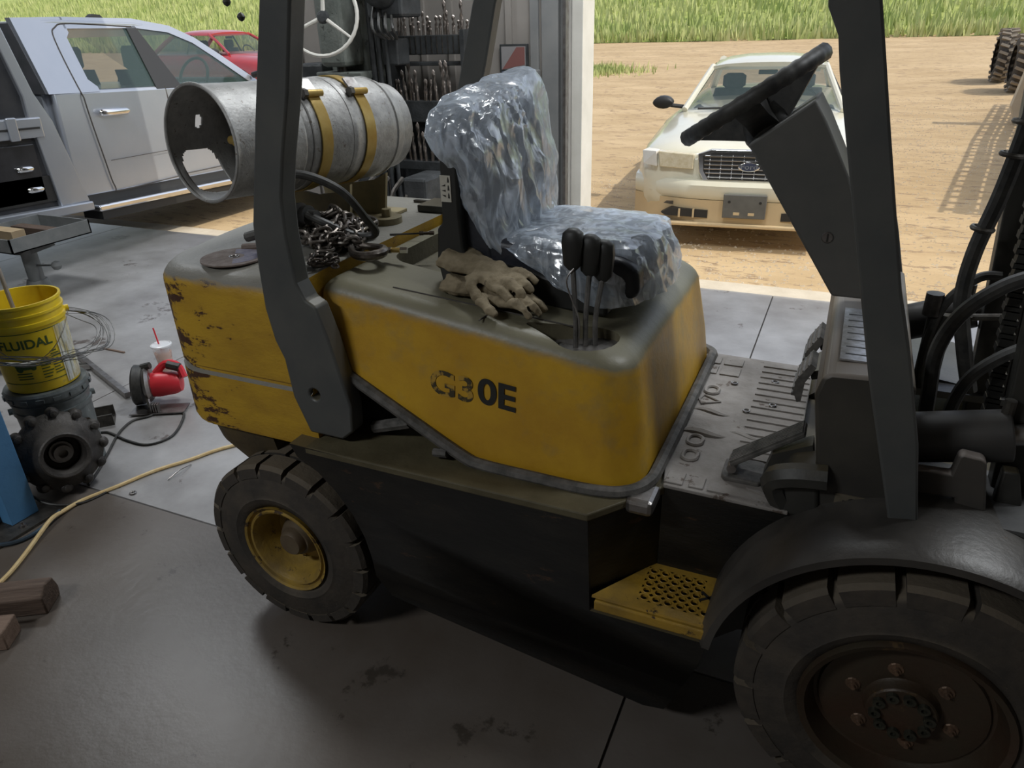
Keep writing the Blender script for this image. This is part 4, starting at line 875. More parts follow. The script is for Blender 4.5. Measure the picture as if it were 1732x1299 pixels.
def tracf(a0, z0):
    w0 = wrap(a0, z0); return w0
tb = B()
for (cx, cy, rx, ry) in ((0, 0, .042, .016), (-.026, -.012, .014, .014), (.026, -.010, .011, .011), (.006, .012, .018, .012)):
    P = [wrap(CA-.25, YZ0+.125)(Vector((cx+rx*cos(2*pi*k/18), cy+ry*sin(2*pi*k/18), .002))) for k in range(18)]; c_ = wrap(CA-.25, YZ0+.125)(Vector((cx, cy, .004)))
    tb.add(P+[c_], [(k, (k+1) % 18, 18) for k in range(18)])
tb.build('tractor_print', 'green', yb, smooth=0)['kind'] = 'stuff'
fb = B(); R = []
for k in range(25):
    a = CA+.72+.72*k/24; rz = lambda z: .1355+.015*((z-YZ0)/.375)+.004+.003*noise.noise(Vector((k*.7, z*9, 1)))
    R.append([(BX+rz(z)*cos(a), BY+rz(z)*sin(a), z) for z in [YZ0+.015+.25*j/16 for j in range(17)]])
b_ = B().rings(R, cap=False, closed=False).build('film_strip', 'film', g2, smooth=20)
a_ = CA-.12
B().tube([(BX+.19*cos(CA-.55), BY+.19*sin(CA-.55), YZ0+.165), (BX+.178*cos(CA-.15), BY+.178*sin(CA-.15), YZ0+.150), (BX+.17*cos(CA+.15), BY+.17*sin(CA+.15), YZ0+.152)], .006, 8).build('bail_grip', 'white', g2)
B().tube([(BX+.16*cos(a), BY+.16*sin(a), YZ0+.29-.14*cos((a-CA)*.95)**2) for a in [CA-pi/2+pi*k/24 for k in range(25)]], .0018, 6).build('bail_wire', 'steel', g2)
# rod standing in the bucket, wire coil hung round it
tag(B().cyl((BX-.02, BY-.01, YZ0+.06), (BX-.12, BY+.03, YZ0+.90), .0085, n=10).build('wooden_rod', mat('rod_wood', (.30, .27, .24), (.22, .2, .18), .7, 0, 20), loc=(BX, BY, YZ0+.05)), 'thin grey rod leaning out of the yellow bucket', 'rod')
wc_ = thing('wire_coil', 'loose coil of thin grey wire hung around the yellow bucket', 'wire', (BX, BY, YZ0+.2))
rnd = random.Random(4)
for k in range(9):
    rx = .25+rnd.uniform(-.02, .03); ry = .25+rnd.uniform(-.02, .03); dx = rnd.uniform(-.02, .03); dy = rnd.uniform(-.02, .02); ph = rnd.uniform(0, 6); q_ = rnd.uniform(0, 6)
    P = [(BX+.03+dx+rx*cos(a), BY+dy+ry*sin(a), YZ0+.22-.05*cos(a-radians(10))+.012*sin(3*a+ph)+.008*sin(5*a+q_)) for a in [2*pi*j/48 for j in range(48)]]
    B().tube(P, .0019 if k < 7 else .0013, 5, closed=True).build('wire_turn', mat('wire', (.09, .09, .088), (.16, .16, .155), .4, .6, 20) if k == 0 else bpy.data.materials['wire'], wc_)
# blue post on a base plate
t = thing('lift_post', 'blue painted steel post standing at the left edge beside the greasy hub', 'post', (-1.42, .04, 0))
B().box((-1.44, -.015, .012), (-1.375, .096, 2.3)).build('post_column', 'blue', t, smooth=0, bevel=.004)
B().box((-1.66, -.10, .012), (-1.44, -.005, 2.3)).build('post_web', mat('dark_blue', (.03, .04, .06), (.05, .05, .05), .6), t, smooth=0, bevel=.004)
B().box((-1.75, -.12, 0), (-1.30, .16, .012)).build('base_plate', 'darksteel', t, smooth=0)
B().lathe((-1.335, .0, .012), (0, 0, 1), [(0, .012), (.01, .012), (.01, .006), (.022, .006), (.022, .0003)], 8).build('anchor_bolt', 'steel', t)
# greasy hub with studs
hb = thing('wheel_hub', 'greasy black wheel hub with rusty studs lying on the floor in front of the buckets', 'hub', (-1.40, .25, 0))
hd = Vector((.86, -.36, .22)).normalized(); hc = Vector((-1.40, .265, .195)); hu = hd.cross(Vector((0, 0, 1))).normalized(); hv = hu.cross(hd)
B().lathe(hc, hd, [(-.09, .001), (-.09, .09), (-.08, .11), (-.07, .12), (-.05, .13), (-.02, .150), (-.015, .162), (.012, .162), (.018, .150), (.045, .122), (.075, .105), (.115, .092), (.128, .094), (.132, .088), (.128, .076), (.09, .070), (.03, .068), (.03, .001)], 44).build('hub_body', 'cast', hb, smooth=35)
for k in range(12):
    a = 2*pi*k/12+.15; p = hc+(hu*cos(a)+hv*sin(a))*.158
    B().lathe(p-hd*.03, hd, [(0, .024), (.035, .026), (.045, .022), (.05, .014), (.066, .013), (.070, .001)], 14).build('stud_boss', 'cast', hb, smooth=35)
for k in (5, 6, 7, 8, 4, 3):
    a = 2*pi*k/12+.15; p = hc+(hu*cos(a)+hv*sin(a))*.158; s_ = B().cyl(p-hd*.03, p-hd*.13, .009, n=10).build('wheel_stud', 'rimb', hb); B().cyl(p-hd*.10, p-hd*.122, .02, n=6).build('stud_nut', 'rimb', s_, smooth=30)
B().lathe(hc+hd*.03, hd, [(0, .05), (.012, .045), (.012, .036), (.05, .034), (.05, .018), (.01, .018), (.01, .001)], 16).build('bearing_nut', 'steel', hb, smooth=30)
# cords and hoses on the floor
tag(B().tube(bez([(-1.095, -.27, .009), (-1.125, -.19, .009), (-1.18, -.09, .009), (-1.228, .0, .016), (-1.258, .07, .024), (-1.276, .13, .014), (-1.279, .218, .008), (-1.228, .35, .008), (-1.178, .492, .008), (-1.102, .621, .008), (-1.0, .80, .008), (-.7, 1.1, .008), (-.2, 1.3, .008)], 60), .0085, 8).build('extension_cord', 'cord', loc=(-1.2, .3, 0)), 'yellow extension cord snaking over the floor towards the rear wheel', 'cord')
tag(B().tube(bez([(-1.74, .60, .006), (-1.687, .665, .006), (-1.522, .644, .006), (-1.396, .653, .006), (-1.351, .752, .006), (-1.422, .886, .006), (-1.50, .96, .006), (-1.60, .93, .006), (-1.62, .86, .006), (-1.66, .80, .006), (-1.64, .72, .006), (-1.60, .65, .006), (-1.556, .59, .006), (-1.436, .43, .006), (-1.36, .31, .006)], 90), .0062, 8).build('power_cord', 'hose', loc=(-1.5, .7, 0)), 'black power cord looped on the floor in front of the red saw', 'cord')
tag(B().tube(bez([(-1.9, .30, .018), (-1.75, .19, .018), (-1.50, .125, .07), (-1.37, .118, .04), (-1.30, .16, .018), (-1.26, .22, .006), (-1.24, .30, .006)], 40), .0045, 6).build('thin_cable', 'hose', loc=(-1.4, .15, 0)), 'thin black cable lying across the base of the blue post', 'cable')
tag(B().tube(bez([(-1.50, -.16, .010), (-1.375, -.14, .010), (-1.28, -.085, .010), (-1.255, -.02, .010), (-1.262, .05, .010), (-1.28, .12, .021)], 40), .0085, 8).build('air_hose', mat('dark_blue_hose', (.03, .07, .11), (.02, .03, .04), .5), loc=(-1.3, 0, 0)), 'dark blue hose curled round the foot of the blue post', 'hose')
# timber blocks
R3 = Matrix.Rotation(radians(40), 3, 'Z')
tag(B().prism([(-.055, 0), (.045, 0), (.052, .035), (.035, .085), (-.02, .098), (-.058, .07)], 'X', -.6, 0).build('tmp', 'wood', bevel=.006, loc=(0, 0, 0)), 'dark oily timber beam end lying on the floor at the left edge, rear one', 'timber').name = 'timber_block'
o = bpy.data.objects['timber_block']; o.location = (-.835, -.235, 0); o.rotation_euler = (0, 0, radians(32))
o = tag(B().box((-.5, -.045, 0), (0, .045, .07)).build('timber_block', 'wood2', bevel=.005, loc=(0, 0, 0)), 'paler brown timber block in front of the dark beam at the left edge', 'timber'); o.location = (-.80, -.40, 0); o.rotation_euler = (0, 0, radians(32))
# steel offcuts
tag(B().prism([(0, 0), (.12, 0), (.12, .06), (.112, .06), (.112, .008), (.008, .008), (.008, .06), (0, .06)], 'X', -.34, 0).build('channel_offcut', 'darksteel', smooth=0, loc=(0, 0, 0)), 'short dark steel channel lying behind the grey bucket', 'steel offcut')
o = bpy.data.objects['channel_offcut']; o.location = (-1.72, .74, 0); o.rotation_euler = (0, 0, radians(48))
af = thing('angle_frame', 'welded frame of grey angle steel lying on the floor between buckets and saw', 'steel frame', (-2.3, 1.1, 0))
B().tube([(-2.85, 1.33, .02), (-1.90, .975, .02)], .02, 4).build('frame_bar', 'steel', af, smooth=0); B().tube([(-2.62, 1.02, .02), (-2.42, 1.165, .02)], .018, 4).build('frame_bar', 'steel', af, smooth=0); B().tube([(-2.45, 1.18, .02), (-2.9, .9, .02)], .016, 4).build('frame_bar', 'darksteel', af, smooth=0)
# circular saw
sw = thing('circular_saw', 'red and black circular saw lying on the floor beside the counterweight', 'circular saw', (-1.68, 1.0, 0))
sd = Vector((-.55, -.80, .1)).normalized()
c0 = Vector((-1.755, .955, .115))
B().lathe(c0, Vector((-.75, -.62, .1)), [(-.02, .001), (-.02, .10), (.02, .105), (.028, .095), (.028, .05), (.02, .04), (.02, .001)], 32).build('blade_guard', 'hose', sw, smooth=30)
B().lathe(c0, Vector((-.75, -.62, .1)), [(.014, .088), (.030, .088), (.031, .001)], 32).build('saw_blade', 'darksteel', sw, smooth=30)
B().lathe(c0+Vector((.02, .02, .0)), Vector((.75, .62, 0)), [(0, .09), (.015, .095), (.03, .08), (.035, .05)], 28).build('upper_guard', 'steel', sw, smooth=30)
B().lathe(c0+Vector((.03, .03, -.01)), Vector((.80, .55, 0)), [(0, .03), (.0, .062), (.05, .066), (.13, .058), (.16, .045), (.165, .001)], 20).build('motor_housing', 'red', sw, smooth=35)
B().tube(bez([(-1.70, 1.02, .16), (-1.66, 1.06, .205), (-1.60, 1.08, .195), (-1.56, 1.07, .14)], 12), .02, 8).build('rear_handle', 'red', sw); B().tube([(-1.64, 1.055, .205), (-1.58, 1.075, .19)], .0225, 8).build('handle_grip', 'hose', sw)
B().obox((-1.62, .93, .012), (.27, .10, .006), Matrix.Rotation(radians(28), 3, 'Z')).build('base_shoe', 'steel', sw, smooth=0)
B().tube(bez([(-1.72, .97, .19), (-1.69, .96, .16), (-1.69, .93, .08), (-1.66, .91, .03)], 12), .010, 6).build('guard_arm', 'steel', sw)
for k in range(4): B().obox((-1.63+k*.012, .895+k*.004, .035), (.006, .03, .05), Matrix.Rotation(.5, 3, 'Z')).build('shoe_bracket', 'steel', sw, smooth=0)
B().tube([(-1.74, .98, .205), (-1.70, 1.0, .215)], .018, 8).build('front_knob', 'hose', sw)
# iced drink
cpx, cpy = -1.985, 1.315
cu = thing('drink_cup', 'clear plastic cup of iced tea with a red straw behind the circular saw', 'cup', (cpx, cpy, 0))
M['clear'] = mat('clear_plastic', (.92, .93, .95), None, .1, alpha=.28)
cr_ = lambda P: [[(cpx+r*cos(2*pi*k/32), cpy+r*sin(2*pi*k/32), z) for k in range(32)] for z, r in P]
B().rings(cr_([(0, .001), (.0, .034), (.02, .037), (.155, .052)]), cap=False).build('cup_wall', 'clear', cu, smooth=50)
B().rings(cr_([(.155, .053), (.155, .057), (.163, .057), (.166, .050), (.162, .047), (.164, .001)]), cap=False).build('cup_lid', mat('lid_plastic', (.85, .86, .88), None, .25, alpha=.8), cu, smooth=30)
B().rings(cr_([(.003, .001), (.003, .033), (.02, .0355), (.115, .046), (.118, .001)]), cap=False).build('iced_tea', mat('iced_tea', (.50, .22, .12), (.62, .38, .26), .2, 0, 50), cu, smooth=50)
for k in range(7): a = k*2.3; B().obox((cpx+.024*cos(a), cpy+.024*sin(a), .118+.004*(k % 3)), (.02, .02, .018), Matrix.Rotation(a, 3, 'Z') @ Matrix.Rotation(.5, 3, 'X')).build('ice_cube', 'clear', cu, smooth=0)
B().cyl((cpx+.012, cpy-.01, .05), (cpx-.035, cpy+.005, .255), .0042, n=10).build('straw', 'red', cu)
# small things on the floor
for k, (x, y, nm, lab) in enumerate(((-1.131, .34, 'washer', 'small steel washer on the concrete beside the yellow cord'),)):
    tag(B().torus((x, y, .004), (0, 0, 1), .011, .0038, 20, 6).build(nm, 'steel', loc=(x, y, 0)), lab, 'washer')
tag(B().box((-2.62, 1.40, 0), (-2.44, 1.412, .008)).build('wood_splinter', 'wood2', smooth=0, loc=(-2.5, 1.4, 0)), 'pale wooden splinter lying on the floor behind the steel frame', 'splinter')
tag(B().tube([(-1.07, .47, .004), (-1.06, .53, .02), (-1.07, .60, .004)], .0025, 5).build('wire_scrap', 'steel', loc=(-1.07, .53, 0)), 'short bent wire scrap on the floor near the counterweight corner', 'wire')
# floor stand with tray
sx, sy = -4.10, 2.05
st_ = thing('tray_stand', 'grey steel floor stand with a tray of scrap timber in front of the truck bed', 'stand', (sx, sy, 0))
M['gst'] = mat('grey_paint', (.16, .17, .17), (.22, .225, .22), .6, 0, 8, bump=.2)
B().cyl((sx, sy, 0), (sx, sy, .09), .10, .07, n=24).build('stand_base', 'gst', st_); B().cyl((sx, sy, .08), (sx, sy, .36), .055, n=20).build('stand_post', 'gst', st_)
B().lathe((sx-.05, sy-.02, .34), (0, 0, 1), [(-.05, .05), (0, .12), (.05, .11)], 20).build('swivel', 'cast', st_); B().tube([(sx+.02, sy, .30), (sx+.26, sy+.03, .38)], .025, 4).build('brace', 'gst', st_, smooth=0)
B().tube([(sx+.04, sy, .20), (sx+.27, sy, .225)], .008, 6).build('crank_rod', 'gst', st_); B().lathe((sx+.28, sy, .225), (0, 0, 1), [(-.035, .001), (-.025, .026), (0, .037), (.025, .026), (.035, .001)], 14).build('crank_ball', 'gst', st_)
tr_ = B().box((sx-.22, sy-.32, .40), (sx+.35, sy+.30, .408)); tr_.box((sx-.22, sy-.32, .40), (sx+.35, sy-.31, .50)).box((sx-.22, sy+.29, .40), (sx+.35, sy+.30, .50)).box((sx-.22, sy-.32, .40), (sx-.21, sy+.30, .50)).box((sx+.34, sy-.32, .40), (sx+.35, sy+.30, .50))
tr_.build('tray', 'gst', st_, smooth=0)
tag(B().box((sx-.20, sy-.16, .41), (sx+.14, sy-.06, .50)).build('timber_offcut', mat('fresh_timber', (.45, .34, .20), (.38, .28, .17), .8, 0, 10), smooth=0, loc=(sx, sy, .41)), 'sawn timber offcut lying in the tray of the grey floor stand', 'timber')
tag(B().box((sx-.19, sy+.05, .41), (sx+.25, sy+.14, .47)).build('timber_offcut', 'wood', smooth=0, loc=(sx, sy+.1, .41)), 'dark oily timber lying in the tray of the grey stand behind the pale offcut', 'timber')

# ---------------------------------------------------------------- vehicles outside
M['cream'] = mat('cream_paint', (.70, .68, .56), (.66, .63, .50), .25, 0, 3, coat=.6)
M['glass'] = mat('window_glass', (.05, .085, .075), None, .04, 0, alpha=.42, spec=.9)
M['trimb'] = mat('black_trim', (.02, .02, .02), None, .5)
M['lamp'] = mat('yellowed_lamp_glass', (.50, .43, .28), (.62, .56, .42), .18, 0, 30, coat=.5)
M['bump'] = mat('bumper_ground_bounce', (.60, .47, .28), (.55, .42, .25), .5, 0, 4)  # tan bounce from the gravel, put into the cream bumper's colour
M['seatc'] = mat('car_seat', (.06, .065, .07), (.09, .09, .10), .8)
def sec(y, w_, h, zb_, crown=.03):
    P = [(0, h+crown), (w_*.35, h+crown*.85), (w_*.65, h+crown*.4), (w_*.86, h-.03), (w_*.96, h-.10), (w_, h-.24), (w_*1.0, h-.36), (w_*.985, zb_+.12), (w_*.93, zb_+.02), (w_*.5, zb_), (0, zb_)]
    return [(x, y, z) for x, z in P] + [(-x, y, z) for x, z in P[::-1][1:-1]]
def sedan(name, label, paint, full=True):
    t = thing(name, label, 'car', (0, 0, 0)); t2 = t
    st_ = [(0.0, .60, .775, .34), (.03, .78, .80, .30), (.10, .89, .825, .25), (.25, .965, .85, .22), (.55, .985, .88, .22), (1.0, .99, .91, .22), (1.45, .99, .94, .22), (1.60, .985, .965, .22), (2.2, .98, .975, .22), (4.2, .98, .975, .22), (4.5, .97, .97, .22), (5.1, .94, .94, .25), (5.3, .86, .88, .3), (5.36, .7, .78, .4)]
    cuts = []
    for yy in (1.02, 3.95):
        for s_ in (-1, 1): cuts.append(B().cyl((s_*.70, yy, .33), (s_*1.2, yy, .33), .37, n=32))
    bd = B().rings([sec(y, w_, h, zb_, .035 if y > .2 else .015) for y, w_, h, zb_ in st_]).build('body_shell', paint, t, smooth=40, cuts=cuts)
    for yy in (1.02, 3.95):
        for s_ in (-1, 1):
            ty = B().lathe((s_*.74, yy, .33), (s_, 0, 0), [(0, .001), (0, .2), (0, .31), (.03, .33), (.19, .33), (.215, .31), (.21, .22)], 28).build('tyre', 'rubber', t)
            B().lathe((s_*.93, yy, .33), (s_, 0, 0), [(0, .22), (.02, .21), (.0, .16), (.012, .05), (.02, .001)], 24).build('wheel_cover', 'steel', ty)
    # greenhouse
    b0 = (.74, 1.62, .985); 
    WB = [(-.74, 1.62, .975), (.74, 1.62, .975)]; WT = [(-.56, 2.42, 1.365), (.56, 2.42, 1.365)]; RT = [(-.56, 3.75, 1.37), (.56, 3.75, 1.37)]; RB = [(-.72, 4.45, 1.0), (.72, 4.45, 1.0)]
    def glass(P, nm):
        c = sum((Vector(p) for p in P), Vector())/len(P); b = B(); n = len(P); b.add(list(P)+[tuple(c*1.0)], [(k, (k+1) % n, n) for k in range(n)])
        return b.build(nm, 'glass', t, smooth=0)
    def curved(A, Bq, nm, bow):                               # windscreen bowed forwards
        R = []
        for j in range(9):
            u = j/8; row = []
            for k in range(13):
                v = k/12; a = Vector(A[0]).lerp(Vector(A[1]), v); b = Vector(Bq[0]).lerp(Vector(Bq[1]), v); p = a.lerp(b, u); p.y += bow*(1-(2*v-1)**2); row.append(p)
            R.append(row)
        return B().rings(R, cap=False, closed=False).build(nm, 'glass', t, smooth=180)
    curved(WB, WT, 'windscreen', -.16); curved(RB, RT, 'rear_window', .12)
    for s_ in (-1, 1):
        glass([(s_*.80, 1.75, .985), (s_*.60, 2.45, 1.34), (s_*.60, 3.05, 1.355), (s_*.82, 3.05, .985)], 'side_window')
        glass([(s_*.82, 3.10, .985), (s_*.60, 3.10, 1.355), (s_*.60, 3.72, 1.34), (s_*.80, 4.2, .99)], 'side_window')
        B().tube(bez([(s_*.765, 1.60, .975), (s_*.66, 2.05, 1.20), (s_*.585, 2.44, 1.365)], 10), .032, 8).build('windscreen_pillar', paint, t)
        B().tube(bez([(s_*.585, 3.73, 1.37), (s_*.67, 4.1, 1.2), (s_*.75, 4.5, .98)], 10), .05, 8).build('rear_pillar', paint, t)
        B().tube([(s_*.82, 3.08, .985), (s_*.60, 3.08, 1.36)], .02, 6).build('door_pillar', 'trimb', t)
        m_ = B().rings([[(s_*(1.02+.105*cos(a)), 1.80+y_, 1.03+.07*sin(a)*k_) for a in [2*pi*j/16 for j in range(16)]] for y_, k_ in ((-.06, .55), (-.045, .9), (0, 1), (.06, 1), (.075, .9))]).build('door_mirror', 'trimb', t, smooth=60)
        B().tube([(s_*.80, 1.84, .98), (s_*.95, 1.81, 1.0)], .022, 8).build('mirror_arm', 'trimb', m_)
    rp = [(.56, 0), (.61, -.03), (.57, .025), (.40, .065), (.2, .085), (0, .09)]
    def roofsec(y, k, dz):
        P = [(.0, .075*k), (.25, .07*k), (.45, .045*k), (.57, .01*k), (.61, -.03), (.56, -.035)]
        return [(x, y, 1.375+dz+z) for x, z in P]+[(-x, y, 1.375+dz+z) for x, z in P[::-1][:-1]]
    B().rings([roofsec(2.36, .55, -.01), roofsec(2.5, .8, 0), roofsec(2.9, 1, .01), roofsec(3.4, 1, .01), roofsec(3.78, .6, -.005)]).build('roof_panel', paint, t, smooth=50)
    B().box((-.7, 1.75, .90), (.7, 2.1, .985)).build('dashboard', 'seatc', t, smooth=0, bevel=.03)
    for x in (-.38, .38):
        se = B().rings([rrect(x-.24, x+.24, 2.85, 3.0, .05, .05, 3) and [(p[0], p[1]+dy, z) for p in rrect(x-w_, x+w_, 2.85, 3.0, .05, .05, 3)] for z, w_, dy in ((.6, .25, -.05), (.9, .25, 0), (1.08, .21, .04))]).build('front_seat', 'seatc', t, smooth=60)
        B().rings([[(p[0], p[1], z) for p in rrect(x-w_, x+w_, 2.93, 3.03, .04, .04, 3)] for z, w_ in ((1.08, .09), (1.11, .13), (1.22, .13), (1.25, .09))]).build('headrest', 'seatc', se, smooth=60)
    B().torus((.38, 2.25, .98), (0, -.9, .5), .17, .014, 28, 6).build('steering_wheel', 'trimb', t)
    B().box((-.10, 2.45, 1.27), (.10, 2.47, 1.32)).build('rear_view_mirror', 'trimb', t, smooth=0, bevel=.01)
    if not full: return t
    # face: grille, lamps, bumper, plate
    def strip(P, y, th, nm, m, par, bv=.006): return B().prism(P, 'Y', y, y+th).build(nm, m, par, smooth=25, bevel=bv)
    G = [(-.40, .715), (-.30, .745), (.30, .745), (.40, .715), (.385, .60), (.34, .535), (-.34, .535), (-.385, .60)]
    pass
    gr_ = strip([(x*1.06, (z-.64)*1.34+.69) for x, z in G], -.035, .06, 'grille', 'chrome', t)
    strip([(x*.96, (z-.64)*1.14+.69) for x, z in G], -.040, .02, 'grille_mesh', 'trimb', gr_, 0)
    for k in range(6): z = .590+k*.036; wx = .335+.03*min(1, k/2); B().box((-wx, -.052, z), (wx, -.034, z+.012)).build('grille_bar', 'chrome', gr_, smooth=0, bevel=.002)
    for k in range(8): x = -.32+k*.64/7; B().box((x-.003, -.046, .58), (x+.003, -.038, .80)).build('grille_post', 'chrome', gr_, smooth=0)
    em = B().rings([[(r*1.0*cos(2*pi*k/28)*1.0, y, .692+r*.46*sin(2*pi*k/28)) for k in range(28)] for y, r in ((-.050, .088), (-.060, .088), (-.063, .080))]).build('emblem', 'chrome', gr_)
    B().rings([[(r*cos(2*pi*k/28), y, .692+r*.44*sin(2*pi*k/28)) for k in range(28)] for y, r in ((-.060, .076), (-.0645, .074))]).build('emblem_field', mat('emblem_blue', (.05, .06, .10), None, .3), em)
    text('Ford', .058, 'chrome', 'emblem_script', em, Matrix.Translation((0, -.0655, .692)) @ Matrix.Rotation(pi/2, 4, 'X'), .0005, .001, sx=1.25)
    for s_ in (-1, 1):
        q = [(.455, -.045, .655), (.745, -.01, .665), (.765, .01, .80), (.455, -.03, .785)]
        hl = B().rings([[(s_*x, y, z) for x, y, z in q], [(s_*x, y+.16, z) for x, y, z in q]]).build('headlamp', 'lamp', t, smooth=0, bevel=.008)
        q = [(.77, -.005, .665), (.90, .07, .675), (.925, .14, .785), (.785, .015, .80)]
        B().rings([[(s_*x, y, z) for x, y, z in q], [(s_*x*.97, y+.16, z) for x, y, z in q]]).build('corner_lamp', 'white', t, smooth=0, bevel=.006)
    def bsec(pts, x0=.0):
        R = []
        for k in range(25):
            v = -1+2*k/24; y = .30*abs(v)**3.2; x = .985*v
            R.append([(x*(1 if abs(v) < .99 else 1), y+dy, z) for dy, z in pts])
        return R
    B().rings(bsec([(.06, .40), (-.085, .40), (-.11, .44), (-.11, .525), (-.08, .56), (.06, .57)])).build('bumper', 'cream', t, smooth=40)
    lo = B().rings(bsec([(.06, .17), (-.06, .165), (-.09, .19), (-.085, .30), (-.09, .395), (.06, .40)])).build('lower_bumper', 'bump', t, smooth=40)
    for s_ in (-1, 1):
        B().prism([(s_*.30, .235), (s_*.66, .245), (s_*.70, .27), (s_*.62, .315), (s_*.30, .305)], 'Y', -.088, -.02).build('air_intake', 'trimb', lo, smooth=0)
        for x in (.42, .54): B().box((s_*x-.008, -.10, .235), (s_*x+.008, -.03, .31)).build('intake_rib', 'bump', lo, smooth=0)
        B().prism([(s_*.60, .345), (s_*.68, .355), (s_*.66, .37), (s_*.60, .37)], 'Y', -.083, -.05).build('bumper_slot', 'darksteel', lo, smooth=0)
    B().box((-.70, -.115, .16), (.70, .05, .195)).build('air_dam', 'bump', t, smooth=0, bevel=.01)
    pt = B().box((-.175, -.135, .255), (.175, -.115, .465)).build('plate_bracket', mat('plate_plastic', (.10, .10, .095), (.13, .13, .12), .5), t, smooth=0, bevel=.006)
    for s_ in (-1, 1): B().box((s_*.06-.025, -.1365, .285), (s_*.06+.025, -.1345, .31)).build('bracket_slot', 'bump', pt, smooth=0); B().cyl((s_*.125, -.137, .40), (s_*.125, -.134, .40), .012, n=12).build('bracket_screw', 'trimb', pt)
    for a, b in (((-.62, 1.50, 1.0), (-.05, 1.47, 1.015)), ((.0, 1.49, 1.0), (.62, 1.52, 1.01))):
        B().tube([a, b], .011, 6).build('wiper', 'trimb', t)
    B().tube([(-.52, .35, .835), (-.48, 1.0, .905), (-.60, 1.5, .96)], .004, 5).build('hood_crease', 'cream', t)
    B().box((.46, 2.39, 1.30), (.53, 2.41, 1.345)).build('windscreen_sticker', 'white', t, smooth=0)
    return t
car = sedan('sedan', 'white sedan parked on the gravel facing the open door', 'cream')
car.location = (.655, 5.02, .0); car.rotation_euler = (0, 0, .0847); car.scale = (.97, 1, .915)
M['redp'] = mat('red_car_paint', (.42, .035, .04), (.36, .03, .035), .3, 0, 3, coat=.5)
rc = sedan('sedan', 'red car standing far out on the yard behind the silver pickup', 'redp', False)
rc.location = (-10.6, 13.6, gz(-12, 13.6)+.14); rc.rotation_euler = (0, 0, radians(82)); rc.scale = (1, 1, 1.1)

# silver pickup, modelled along y with its near side at x = 0
M['silver'] = mat('silver_paint', (.42, .45, .50), (.45, .475, .52), .28, .55, 3, coat=.6)
tk = thing('pickup_truck', 'silver crew cab pickup truck standing in the left doorway', 'truck', (0, 0, 0))
def side_x(z): return -.0 if z < 1.30 else -(z-1.30)*.42
low = [(-.02, .50), (-.02, 1.36), (2.55, 1.36), (2.62, 1.34), (3.6, 1.24), (3.75, 1.0), (3.75, .5), (3.35, .5), (3.2, .9), (2.7, .9), (2.5, .5)]
B().prism(low, 'X', -.02, -1.95).build('cab_body', 'silver', tk, smooth=25, bevel=.03, seg=3)
def tprism(P, nm, m, x0=0.0, th=.04, bv=.0, **k):             # a panel following the tumblehome
    A = [(side_x(z)+x0, y, z) for y, z in P]; Bk = [(side_x(z)+x0-th, y, z) for y, z in P]; n = len(P)
    return B().add(A+Bk, [tuple(range(n)), tuple(range(n, 2*n))[::-1]]+[(i, (i+1) % n, n+(i+1) % n, n+i) for i in range(n)]).build(nm, m, k.pop('par', tk), smooth=25, bevel=bv, **k)
roofp = [(-.05, 1.87), (.3, 1.90), (1.1, 1.90), (1.5, 1.865), (1.62, 1.83), (1.5, 1.80), (1.1, 1.85), (.3, 1.85), (-.05, 1.82)]
B().prism(roofp, 'X', -.24, -1.72).build('roof_panel', 'silver', tk, smooth=60, bevel=.02)
tprism([(-.05, 1.34), (-.05, 1.90), (.40, 1.92), (.40, 1.80), (.36, 1.76), (.36, 1.44), (.42, 1.38), (.42, 1.34)], 'rear_quarter', 'silver', th=.06)
tprism([(.38, 1.83), (.38, 1.92), (1.1, 1.93), (1.5, 1.88), (1.75, 1.78), (2.0, 1.62), (2.38, 1.36), (2.24, 1.36), (1.9, 1.60), (1.70, 1.73), (1.45, 1.82), (1.1, 1.85)], 'window_frame', 'silver', th=.06)
tprism([(1.02, 1.34), (1.00, 1.86), (1.10, 1.87), (1.32, 1.34)], 'door_post', 'trimb', th=.05)
tprism([(.37, 1.40), (.37, 1.80), (.42, 1.84), (1.05, 1.86), (1.10, 1.36), (.44, 1.36)], 'rear_door_window', 'glass', -.01, .012)
tprism([(1.22, 1.36), (1.08, 1.86), (1.45, 1.82), (1.72, 1.72), (1.95, 1.57), (2.26, 1.36)], 'front_door_window', 'glass', -.01, .012)
B().add([(-.10, 2.45, 1.38), (-1.85, 2.45, 1.38), (-1.70, 1.60, 1.84), (-.25, 1.60, 1.84)], [(0, 1, 2, 3)]).build('windscreen', 'glass', tk, smooth=0)
far_ = tprism([(.37, 1.40), (.37, 1.80), (1.05, 1.86), (1.10, 1.36)], 'far_door_window', 'glass', -1.9, .01)
for P in ([(-1.9, -.05, 1.34), (-1.72, -.05, 1.90), (-1.72, .35, 1.90), (-1.9, .35, 1.34)], [(-1.9, 1.05, 1.34), (-1.72, 1.0, 1.88), (-1.72, 1.1, 1.88), (-1.9, 1.25, 1.34)]): B().add(P, [(0, 1, 2, 3)]).build('far_door_post', 'silver', tk, smooth=0, solid=.04)
def seam(P, nm='door_seam', r=.006): return B().tube([(side_x(z)+.0005, y, z) for y, z in P], r, 5).build(nm, 'seam', tk)
seam(bez([(1.06, 1.86), (.45, 1.87), (.30, 1.84), (.24, 1.74), (.24, 1.30), (.30, .80), (.34, .56), (.42, .52), (1.10, .55)], 40)); seam([(1.12, 1.36), (1.14, .9), (1.10, .55)]); seam(bez([(1.16, .56), (1.9, .58), (2.36, .62), (2.42, .9), (2.40, 1.34)], 24))
seam([(.36, .78), (1.10, .80), (2.4, .83)], 'body_crease', .003); 
